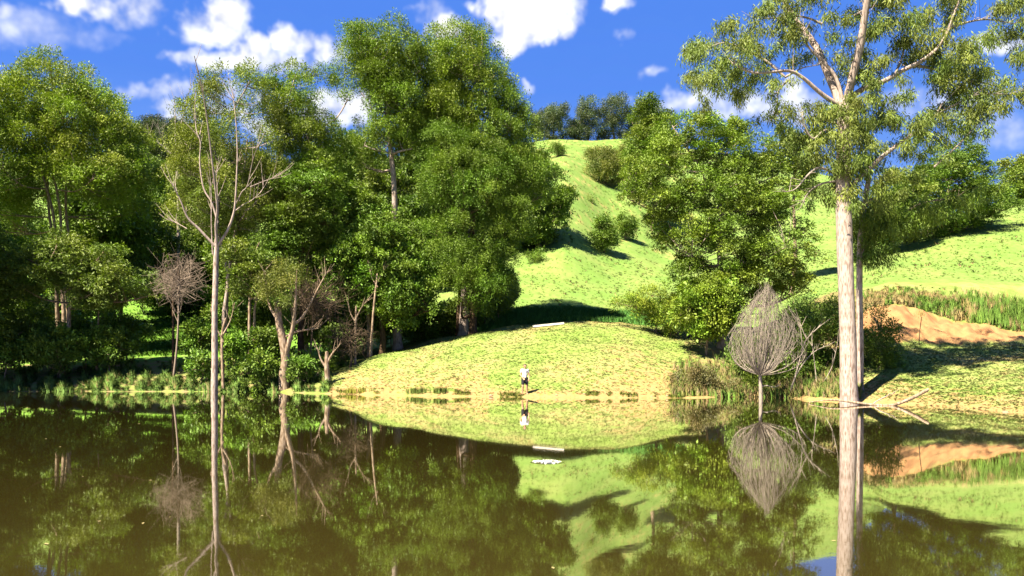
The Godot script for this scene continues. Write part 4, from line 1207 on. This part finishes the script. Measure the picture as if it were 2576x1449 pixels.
func plant_grass() -> void:
	var short := make_tuft(9, 0.5, 0.05)
	var spots := []
	for k in 16000:           # mown mound
		var px := rnd(828, 1760)
		var sh := shore_at(px)
		var d := rnd(sh + 0.15, 63.5)
		var c := soil(px, d)
		if c.r > c.g * 1.25 and rng.randf() < 0.75:
			continue
		var g := on_ground(px, d)
		var h := rnd(0.03, 0.085)
		spots.append([g, rnd(0.12, 0.25), h, vary(c * 1.28, 0.12)])
	grass_patch("grass", "short sunlit grass growing on the mound", spots, short)
	spots = []
	for k in 10000:
		var px := rnd(2165, 2640)
		var d := rnd(shore_at(px) + 0.3, 48.2)
		var c := soil(px, d)
		if c.r > c.g * 1.25 and rng.randf() < 0.8:
			continue
		spots.append([on_ground(px, d), rnd(0.1, 0.2), rnd(0.03, 0.075), vary(c * 1.2, 0.15)])
	grass_patch("grass", "short grass on the bank below the dirt track", spots, short)
	spots = []
	for k in 9000:           # hill
		var px := rnd(1180, 2640)
		var d := rnd(64, 205) if rng.randf() < 0.6 else rnd(64, 100)
		var c := soil(px, d)
		if dirt_share(px, d) > 0.2:
			continue
		var sc := clampf(d / 75.0, 1, 2.2)
		spots.append([on_ground(px, d), rnd(0.2, 0.4) * sc, rnd(0.06, 0.16) * sc, vary(c * 1.2, 0.15)])
	for k in 2600:
		var px := rnd(1250, 2640)
		var d := rnd(66, 150)
		if noise.get_noise_2d(px * 0.2, d * 1.5) < 0.02 or dirt_share(px, d) > 0.1:
			continue
		spots.append([on_ground(px, d), rnd(0.3, 0.7), rnd(0.15, 0.45), vary([Color(0.09, 0.15, 0.03), Color(0.2, 0.17, 0.07), Color(0.13, 0.18, 0.04)][rng.randi() % 3], 0.2)])
	grass_patch("grass", "rough pasture grass on the hillside", spots, short)
	var long_ := make_tuft(11, 0.55, 0.035)
	spots = []
	for k in 3600:            # long rough grass along the top of the cutting
		var px := rnd(2150, 2660)
		var lo := ramp(px, [2150, 51.0, 2250, 52.0, 2340, 52.3, 2420, 51.5, 2500, 50.9, 2576, 50.4, 2900, 49.5])
		var d := lo + absf(rng.randfn()) * 2.6
		var dry := noise.get_noise_2d(px * 0.3, d * 4.0) + rnd(-0.3, 0.3)
		var c := Color(0.22, 0.17, 0.075) if dry > ramp(px, [2200, -0.2, 2400, 0.05, 2500, 0.25]) else Color(0.085, 0.15, 0.025)
		spots.append([on_ground(px, d), rnd(0.3, 0.5), pow(rng.randf(), 1.6) * ramp(px, [2150, 0.4, 2380, 0.45, 2450, 0.95, 2600, 0.95]) + 0.1, vary(c, 0.25)])
	grass_patch("long_grass", "long rough grass along the top of the dirt cutting", spots, long_)
	spots = []
	for k in 5200:            # long grass behind the mound crest, coloured a darker blue-green
		var px := rnd(1190, 1720)
		var d := rnd(63.6, 73)
		spots.append([on_ground(px, d), rnd(0.3, 0.5), rnd(0.25, 0.6), vary(Color(0.07, 0.175, 0.035), 0.25)])
	grass_patch("long_grass", "darker blue-green long grass in the dip behind the mound", spots, long_)
	spots = []
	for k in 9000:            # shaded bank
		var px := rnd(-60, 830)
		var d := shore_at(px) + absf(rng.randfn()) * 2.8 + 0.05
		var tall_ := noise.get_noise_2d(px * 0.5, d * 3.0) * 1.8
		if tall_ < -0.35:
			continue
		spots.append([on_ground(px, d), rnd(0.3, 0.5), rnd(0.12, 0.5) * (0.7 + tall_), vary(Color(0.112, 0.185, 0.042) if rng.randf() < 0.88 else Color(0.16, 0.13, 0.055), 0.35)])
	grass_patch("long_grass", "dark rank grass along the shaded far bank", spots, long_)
	spots = []
	for k in 5000:            # sunlit clearing
		var px := rnd(300, 640)
		var d := rnd(62, 100)
		spots.append([on_ground(px, d), rnd(0.3, 0.6), rnd(0.15, 0.35), vary(Color(0.11, 0.225, 0.025), 0.2)])
	grass_patch("grass", "bright grass of the clearing behind the bank", spots, short)
	spots = []
	for k in 2600:            # rank grass between mound and gum
		var px := rnd(1690, 2165)
		var d := shore_at(px) + absf(rng.randfn()) * 3.0 + 0.1
		spots.append([on_ground(px, d), rnd(0.25, 0.45), rnd(0.25, 0.7), vary([Color(0.2, 0.15, 0.075), Color(0.1, 0.17, 0.03), Color(0.15, 0.16, 0.045)][rng.randi() % 3], 0.25)])
	grass_patch("long_grass", "dry rank grass on the shore before the thicket", spots, long_)
	spots = []
	for k in 1500:            # fringe at the mound's waterline
		var px := rnd(828, 1720)
		if noise.get_noise_2d(px * 0.22, 3.0) + fine.get_noise_2d(px * 0.12, 9.0) * 0.6 < rnd(-0.05, 0.3):
			continue
		spots.append([on_ground(px, shore_at(px) + rnd(-0.15, 0.5)), rnd(0.12, 0.3), rnd(0.05, 0.22), vary(Color(0.13, 0.15, 0.03), 0.3)])
	grass_patch("grass", "ragged fringe of grass along the mound's waterline", spots, long_)
	for c in [[1055, "dark grass tussock at the mound's waterline, the wider of two", 30], [1106, "dark grass tussock at the mound's waterline, the narrower of two", 20], [905, "yellow-green grass tussock near the tip of the mound", 46]]:
		var g := on_ground(c[0], shore_at(c[0]) + 0.25)
		var t := thing("grass_tussock", c[1], "grass", g)
		var mm := MultiMesh.new()
		mm.transform_format = MultiMesh.TRANSFORM_3D
		mm.use_colors = true
		mm.mesh = long_
		mm.instance_count = 40
		for k in 40:
			var off := Vector3(rng.randfn() * 0.45 * c[2] / F * 44.0, 0, rng.randfn() * 0.2)
			mm.set_instance_transform(k, Transform3D(Basis.from_euler(Vector3(0, rnd(0, TAU), 0)).scaled(Vector3(0.22, rnd(0.25, 0.5), 0.22)), off - Vector3(0, 0.05, 0)))
			mm.set_instance_color(k, vary(Color(0.07, 0.1, 0.02) if c[0] > 1000 else Color(0.19, 0.19, 0.03), 0.25))
		var o := MultiMeshInstance3D.new()
		o.name = "leaves"
		o.set_meta("kind", "stuff")
		o.multimesh = mm
		o.material_override = M.blade
		t.add_child(o, true)

func small_things() -> void:
	# white board lying on the crest
	var a := W(1340, 806, 59.4)
	var b := W(1418, 804, 59.6)
	a.y = ground_at(1340, 59.4) + 0.15
	b.y = ground_at(1418, 59.6) + 0.15
	var mid := (a + b) * 0.5
	var bd := thing("board", "long white board lying on the grass at the mound crest", "board", mid)
	bd.look_at(b, Vector3.UP)
	var st := Shape.new()
	var lng := a.distance_to(b)
	var white := mat(Color(0.62, 0.58, 0.52), 0.7, 0.3)
	for k in 1:
		var bm := BoxMesh.new()
		bm.size = Vector3(0.26, 0.14, lng)
		var o := part("plank", bm, white, bd)
		o.position = Vector3(0.03 * k, -0.06 + 0.133 * k, 0.05 * k)
	# fallen branch lying in the shallows
	var base := W(2140, 1017, 36.6)
	base.y = 0.0
	var t := thing("fallen_branch", "bleached fallen branch lying in the shallows with one end raised", "branch", base)
	var pts := []
	for q in [[2036, 1012, 37.6], [2090, 1006, 36.9], [2140, 1011, 36.4], [2200, 1018.5, 35.9], [2243, 1019.5, 35.7], [2290, 1003, 35.5], [2336, 979, 35.3]]:
		pts.append(W(q[0], q[1], q[2]) - base)
	pts = smooth_path(pts, 5)
	var s := Shape.new()
	var rr := []
	for k in pts.size():
		rr.append([0.025, 0.04, 0.055, 0.065, 0.07, 0.075, 0.06][clampi(int(k / 5.0), 0, 6)])
	tube(s, pts, rr, 9, 0.25)
	part("stem", s.mesh(), M.bark, t)
	bare(t, base, 36.2, [[0.03, 0.01, 2195, 1017, 2215, 1005, 2240, 995, 2256, 990]], M.pale, "twig", 3, 0.3)
	# survey stake in the cutting
	var g := on_ground(2311, 47.6)
	var sk := thing("stake", "thin dark stake with a leafy tip standing below the dirt track", "stake", g)
	bare(sk, g, 47.6, [[0.03, 0.02, 2311, HY - (g.y - 0.15 - EYE) * F / 47.6, 2311, 830, 2312, 797]], M.brown, "post")
	crown([[W(2312, 795, 47.6) - g, 0.28]], "fine", 0.5, MID, sk, 0.5, "leaves")
	# stones along the red shore
	var stone := mat(Color(0.22, 0.16, 0.1), 0.9, 0.2)
	for k in 14:
		var px: float = [1235.0, 1400.0, 1470.0, 1530.0, 1590.0, 1640.0, 1680.0, 2300.0, 2345.0, 2390.0, 2440.0, 2490.0, 2530.0, 2215.0][k]
		var gp := on_ground(px, shore_at(px) + rnd(0.0, 0.25))
		var sm := SphereMesh.new()
		sm.radius = rnd(0.07, 0.16)
		sm.height = sm.radius * 1.2
		sm.radial_segments = 9
		sm.rings = 5
		var arr := sm.get_mesh_arrays()
		var vs: PackedVector3Array = arr[Mesh.ARRAY_VERTEX]
		for q in vs.size():
			vs[q] *= 1.0 + fine.get_noise_3dv(vs[q] * 40.0 + Vector3(k * 9, 0, 0)) * 0.5
		arr[Mesh.ARRAY_VERTEX] = vs
		var am := ArrayMesh.new()
		am.add_surface_from_arrays(Mesh.PRIMITIVE_TRIANGLES, arr)
		var o := part(numbered("stone"), am, stone, self)
		o.position = gp
		o.rotation.y = rnd(0, TAU)
		o.set_meta("label", "small brown stone lying along the bare red shoreline")
		o.set_meta("category", "stone")
		o.set_meta("group", "stones along the shoreline")
	# rings where a fish has broken the surface
	var rip := Shape.new()
	var c := W(1376, 1162, 0)
	var dd := EYE * F / 262.0
	for k in 30:
		var r := 0.012 * k
		for q in 48:
			var an := TAU * q / 48.0
			var h := 0.004 + 0.004 * sin(k * 1.1) * sin(PI * k / 29.0)
			rip.v.append(Vector3(cos(an) * r, h, sin(an) * r))
			var slope := 0.004 * cos(k * 1.1) * 1.1 / 0.012 * sin(PI * k / 29.0)
			rip.n.append(Vector3(-slope * cos(an), 1, -slope * sin(an)).normalized())
	for k in 29:
		for q in 48:
			var e0 := k * 48 + q
			var e1 := k * 48 + (q + 1) % 48
			rip.i.append_array([e0, e0 + 48, e1, e1, e0 + 48, e1 + 48])
	var ro := part("ripple", rip.mesh(), M.water, self)
	ro.position = Vector3((1376 - CX) / F * dd, 0, -dd)
	ro.set_meta("kind", "structure")
	ro.set_meta("label", "small ring of ripples on the still pond")
	# small flat white flecks laid over the rings, and leaves adrift
	var fo := Shape.new()
	for k in 70:
		var a2 := rnd(0, TAU)
		var r2 := 0.30 * sqrt(rng.randf())
		var q := Vector3(cos(a2) * r2, 0.008, sin(a2) * r2 * 0.9)
		var w := rnd(0.008, 0.022)
		var b0 := fo.v.size()
		for e in 6:
			fo.v.append(q + Vector3(cos(e * TAU / 6.0) * w * 1.6, 0, sin(e * TAU / 6.0) * w))
			fo.n.append(Vector3.UP)
		fo.v.append(q + Vector3(0, w * 0.7, 0))
		fo.n.append(Vector3.UP)
		for e in 6:
			fo.i.append_array([b0 + e, b0 + (e + 1) % 6, b0 + 6])
	var white_flecks := part("white_flecks", fo.mesh(), mat(Color(0.6, 0.58, 0.52), 0.5, 0.4), self)
	white_flecks.position = ro.position
	white_flecks.set_meta("kind", "stuff")
	white_flecks.set_meta("label", "small white flecks on the ripples")
	white_flecks.set_meta("category", "white_flecks")
	var fl := Shape.new()
	for k in 16:
		var px := rnd(0, 2576) if k % 3 == 0 else rnd(0, 900)
		var dd2 := EYE * F / rnd(130, 545)
		var q := Vector3((px - CX) / F * dd2, 0.006, -dd2)
		var ang := rnd(0, TAU)
		var ax := Vector3(cos(ang), 0, sin(ang)) * rnd(0.025, 0.06)
		var sd := Vector3(-ax.z, 0, ax.x) * 0.4
		var b0 := fl.v.size()
		fl.v.append_array([q - ax, q + sd + Vector3(0, 0.004, 0), q + ax, q - sd])
		for e in 4:
			fl.n.append(Vector3.UP)
		fl.i.append_array([b0, b0 + 2, b0 + 1, b0, b0 + 3, b0 + 2])
	var adrift := part("floating_leaves", fl.mesh(), mat(Color(0.2, 0.16, 0.06), 0.6, 0.4), self)
	adrift.set_meta("kind", "stuff")
	adrift.set_meta("label", "scattered fallen leaves floating on the pond")
	adrift.set_meta("category", "leaves")

# ------------------------------------------------------------------ person
# tapered capsules joined with a smooth minimum, meshed as surface nets
func body_mesh(bones: Array, cell: float, soft: float, s: Shape, clip := "") -> void:
	var lo := Vector3(1e9, 1e9, 1e9)
	var hi := -lo
	for b in bones:
		for e in 2:
			var p: Vector3 = b[2 * e]
			var r := Vector3.ONE * (float(b[2 * e + 1]) + cell * 3.0 + soft)
			lo = lo.min(p - r)
			hi = hi.max(p + r)
	var nx := int((hi.x - lo.x) / cell) + 2
	var ny := int((hi.y - lo.y) / cell) + 2
	var nz := int((hi.z - lo.z) / cell) + 2
	var f := PackedFloat32Array()
	f.resize(nx * ny * nz)
	f.fill(1.0)
	for b in bones:
		var pa: Vector3 = b[0]
		var pb: Vector3 = b[2]
		var ra: float = b[1]
		var rb: float = b[3]
		var flat: float = b[4] if b.size() > 4 else 1.0
		var m := maxf(ra, rb) + soft + cell * 2.5
		var a0 := (pa.min(pb) - Vector3.ONE * m - lo) / cell
		var a1 := (pa.max(pb) + Vector3.ONE * m - lo) / cell
		var ab := pb - pa
		var inv := 1.0 / maxf(ab.length_squared(), 1e-9)
		for x in range(maxi(0, int(a0.x)), mini(nx, int(a1.x) + 1)):
			for y in range(maxi(0, int(a0.y)), mini(ny, int(a1.y) + 1)):
				for z in range(maxi(0, int(a0.z)), mini(nz, int(a1.z) + 1)):
					var p := lo + Vector3(x, y, z) * cell
					var t := clampf((p - pa).dot(ab) * inv, 0, 1)
					var q := p - pa - ab * t
					q.z /= flat
					var dist := (q.length() - lerpf(ra, rb, t)) * minf(flat, 1.0)
					var k := (x * ny + y) * nz + z
					var old := f[k]
					var h := maxf(soft - absf(old - dist), 0.0) / soft
					f[k] = minf(old, dist) - h * h * soft * 0.25
	if clip != "":
		for x in nx:
			for y in ny:
				for z in nz:
					var k := (x * ny + y) * nz + z
					if f[k] < cell * 3.0:
						f[k] = maxf(f[k], cut(clip, lo + Vector3(x, y, z) * cell))
	var ids := {}
	var sy := nz
	var sx := ny * nz
	for x in nx - 1:
		for y in ny - 1:
			for z in nz - 1:
				var k := x * sx + y * sy + z
				var c := [f[k], f[k + sx], f[k + sy], f[k + sx + sy], f[k + 1], f[k + sx + 1], f[k + sy + 1], f[k + sx + sy + 1]]
				var inside := 0
				for v in c:
					if v < 0.0:
						inside += 1
				if inside == 0 or inside == 8:
					continue
				var sum := Vector3.ZERO
				var n := 0
				for e in [[0, 1], [2, 3], [4, 5], [6, 7], [0, 2], [1, 3], [4, 6], [5, 7], [0, 4], [1, 5], [2, 6], [3, 7]]:
					var v0: float = c[e[0]]
					var v1: float = c[e[1]]
					if (v0 < 0.0) != (v1 < 0.0):
						var t := v0 / (v0 - v1)
						sum += Vector3(e[0] & 1, (e[0] >> 1) & 1, e[0] >> 2).lerp(Vector3(e[1] & 1, (e[1] >> 1) & 1, e[1] >> 2), t)
						n += 1
				ids[k] = s.v.size()
				s.v.append(lo + (Vector3(x, y, z) + sum / n) * cell)
				s.n.append(Vector3(c[1] + c[3] + c[5] + c[7] - c[0] - c[2] - c[4] - c[6], c[2] + c[3] + c[6] + c[7] - c[0] - c[1] - c[4] - c[5], c[4] + c[5] + c[6] + c[7] - c[0] - c[1] - c[2] - c[3]).normalized())
	for k in ids:
		var v0 := f[k]
		for ax in 3:
			var st: int = [sx, sy, 1][ax]
			var u: int = [sy, 1, sx][ax]
			var w: int = [1, sx, sy][ax]
			if (v0 < 0.0) == (f[k + st] < 0.0) or not (ids.has(k - u) and ids.has(k - w) and ids.has(k - u - w)):
				continue
			var q := [ids[k], ids[k - u], ids[k - u - w], ids[k - w]]
			if v0 < 0.0:
				s.i.append_array([q[0], q[2], q[1], q[0], q[3], q[2]])
			else:
				s.i.append_array([q[0], q[1], q[2], q[0], q[2], q[3]])

func cut(what: String, p: Vector3) -> float:
	if what == "shirt":
		return maxf(0.90 + 0.012 * sin(p.x * 30.0) - p.y, 0.085 - Vector2(p.x, p.y - 1.45).length())
	return maxf(0.57 - p.y, p.y - 0.97)

func person() -> void:
	var d := 43.75
	var g := on_ground(1320, d)
	g.y = maxf(g.y, 0.0)
	var t := thing("person", "person in a white top and black shorts standing barefoot at the water's edge", "person", g)
	t.rotation.y = 0.25
	t.scale = Vector3.ONE * 1.0
	var skin := mat(Color(0.36, 0.205, 0.125), 0.6, 0.3)
	var cloth := mat(Color(0.68, 0.64, 0.6), 0.9, 0.2)
	var black := mat(Color(0.02, 0.02, 0.024), 0.9, 0.2)
	var hair := mat(Color(0.05, 0.032, 0.018), 0.6, 0.4)
	# x to the person's left, z towards the camera; heights for a figure of 1.66 m
	var hip := 0.86
	var bones := []
	for sd in [-1.0, 1.0]:
		var knee := Vector3(0.115 * sd, 0.46, 0.035)
		var ankle := Vector3(0.135 * sd, 0.085, -0.01)
		bones.append([Vector3(0.085 * sd, hip, 0), 0.088, knee, 0.056])
		bones.append([knee, 0.054, knee.lerp(ankle, 0.3) + Vector3(0, 0, -0.02), 0.056])
		bones.append([knee.lerp(ankle, 0.3) + Vector3(0, 0, -0.02), 0.055, ankle, 0.035])
		bones.append([ankle + Vector3(0, -0.045, -0.03), 0.038, ankle + Vector3(0.03 * sd, -0.058, 0.12), 0.028])
	bones.append([Vector3(-0.06, hip + 0.02, 0), 0.10, Vector3(0.06, hip + 0.02, 0), 0.10])
	bones.append([Vector3(0, hip + 0.05, 0), 0.115, Vector3(0, 1.08, 0.01), 0.105, 0.85])
	bones.append([Vector3(0, 1.08, 0.01), 0.11, Vector3(0, 1.28, 0), 0.125, 0.8])
	bones.append([Vector3(-0.13, 1.335, 0), 0.062, Vector3(0.13, 1.335, 0), 0.062])
	bones.append([Vector3(0, 1.34, 0), 0.055, Vector3(0, 1.46, 0.015), 0.046])
	var arms := [
		[Vector3(-0.175, 1.335, 0), Vector3(-0.235, 1.08, -0.03), Vector3(-0.13, 0.90, 0.15)],
		[Vector3(0.175, 1.335, 0), Vector3(0.245, 1.07, -0.01), Vector3(0.20, 0.86, 0.10)]]
	for a in arms:
		bones.append([a[0], 0.052, a[1], 0.038])
		bones.append([a[1], 0.038, a[2], 0.026])
	var s := Shape.new()
	body_mesh(bones, 0.013, 0.035, s)
	# head: skull, jaw, nose, ears, brow
	var hc := Vector3(0, 1.555, 0.02)
	var head := [
		[hc + Vector3(0, 0.02, -0.015), 0.078, hc + Vector3(0, 0.025, 0.02), 0.076], [hc + Vector3(0, -0.02, 0.03), 0.058, hc + Vector3(0, -0.075, 0.045), 0.036],
		[hc + Vector3(0, 0.005, 0.092), 0.010, hc + Vector3(0, -0.025, 0.106), 0.014], [hc + Vector3(-0.078, 0.012, -0.005), 0.014, hc + Vector3(-0.078, -0.025, -0.002), 0.010], [hc + Vector3(0.078, 0.012, -0.005), 0.014, hc + Vector3(0.078, -0.025, -0.002), 0.010],
		[hc + Vector3(-0.03, 0.02, 0.085), 0.010, hc + Vector3(0.03, 0.02, 0.085), 0.010], [hc + Vector3(-0.018, -0.055, 0.083), 0.008, hc + Vector3(0.018, -0.055, 0.083), 0.008], [hc + Vector3(0, -0.09, 0), 0.045, hc + Vector3(0, -0.14, -0.01), 0.046]]
	body_mesh(head, 0.006, 0.014, s)
	# hands: palm, four fingers with two bends, thumb from the side of the palm
	for k in 2:
		var wrist: Vector3 = arms[k][2]
		var dirn: Vector3 = (wrist - arms[k][1]).normalized()
		var across := dirn.cross(Vector3(0, 0, 1)).normalized()
		var curl := across.cross(dirn).normalized() * (1.0 if k == 0 else -1.0)
		var hand := [[wrist - dirn * 0.02, 0.024, wrist + dirn * 0.03, 0.027]]
		for q in 4:
			var off := across * (q - 1.5) * 0.019
			var k0 := wrist + dirn * 0.085 + off
			hand.append([wrist + dirn * 0.02 + off * 0.7, 0.016, k0, 0.011])
			var l: float = [0.034, 0.04, 0.037, 0.028][q]
			var k1 := k0 + dirn * l + curl * l * 0.35
			hand.append([k0, 0.0095, k1, 0.0088])
			hand.append([k1, 0.0088, k1 + dirn * l * 0.6 + curl * l * 0.7, 0.0075])
		var th := wrist + dirn * 0.03 - across * 0.03
		var tk := th + dirn * 0.03 - across * 0.022 + curl * 0.012
		hand.append([wrist + dirn * 0.02 - across * 0.012, 0.014, th, 0.012])
		hand.append([th, 0.012, tk, 0.0105])
		hand.append([tk, 0.0105, tk + dirn * 0.026 + curl * 0.01, 0.009])
		body_mesh(hand, 0.0042, 0.006, s)
	part("body", s.mesh(), skin, t)
	# eyes
	var es := Shape.new()
	for sd in [-1.0, 1.0]:
		body_mesh([[hc + Vector3(0.03 * sd, 0.002, 0.083), 0.0095, hc + Vector3(0.031 * sd, 0.002, 0.083), 0.0095]], 0.003, 0.004, es)
	part("eyes", es.mesh(), black, t)
	# short hair cap
	var hs := Shape.new()
	body_mesh([[hc + Vector3(0, 0.035, -0.025), 0.083, hc + Vector3(0, 0.045, 0.012), 0.078], [hc + Vector3(0, 0.0, -0.04), 0.075, hc + Vector3(0, -0.05, -0.045), 0.055]], 0.008, 0.02, hs)
	part("hair", hs.mesh(), hair, t)
	# sleeveless white top
	var ss := Shape.new()
	var torso := [[Vector3(0, hip + 0.08, 0), 0.125, Vector3(0, 1.08, 0.01), 0.12, 0.88], [Vector3(0, 1.08, 0.01), 0.124, Vector3(0, 1.28, 0), 0.138, 0.82], [Vector3(-0.125, 1.335, 0), 0.072, Vector3(0.125, 1.335, 0), 0.072],
		[Vector3(-0.16, 1.34, 0), 0.068, Vector3(-0.2, 1.25, -0.01), 0.062], [Vector3(0.16, 1.34, 0), 0.068, Vector3(0.2, 1.25, -0.01), 0.062]]
	body_mesh(torso, 0.012, 0.035, ss, "shirt")
	part("shirt", ss.mesh(), cloth, t)
	# shorts, each leg cut level above the knee
	var sh := Shape.new()
	var legs := [[Vector3(-0.06, hip + 0.03, 0), 0.118, Vector3(0.06, hip + 0.03, 0), 0.118]]
	for sd in [-1.0, 1.0]:
		legs.append([Vector3(0.085 * sd, hip, 0), 0.108, Vector3(0.115 * sd, 0.5, 0.03), 0.088])
	body_mesh(legs, 0.012, 0.03, sh, "shorts")
	part("shorts", sh.mesh(), black, t)
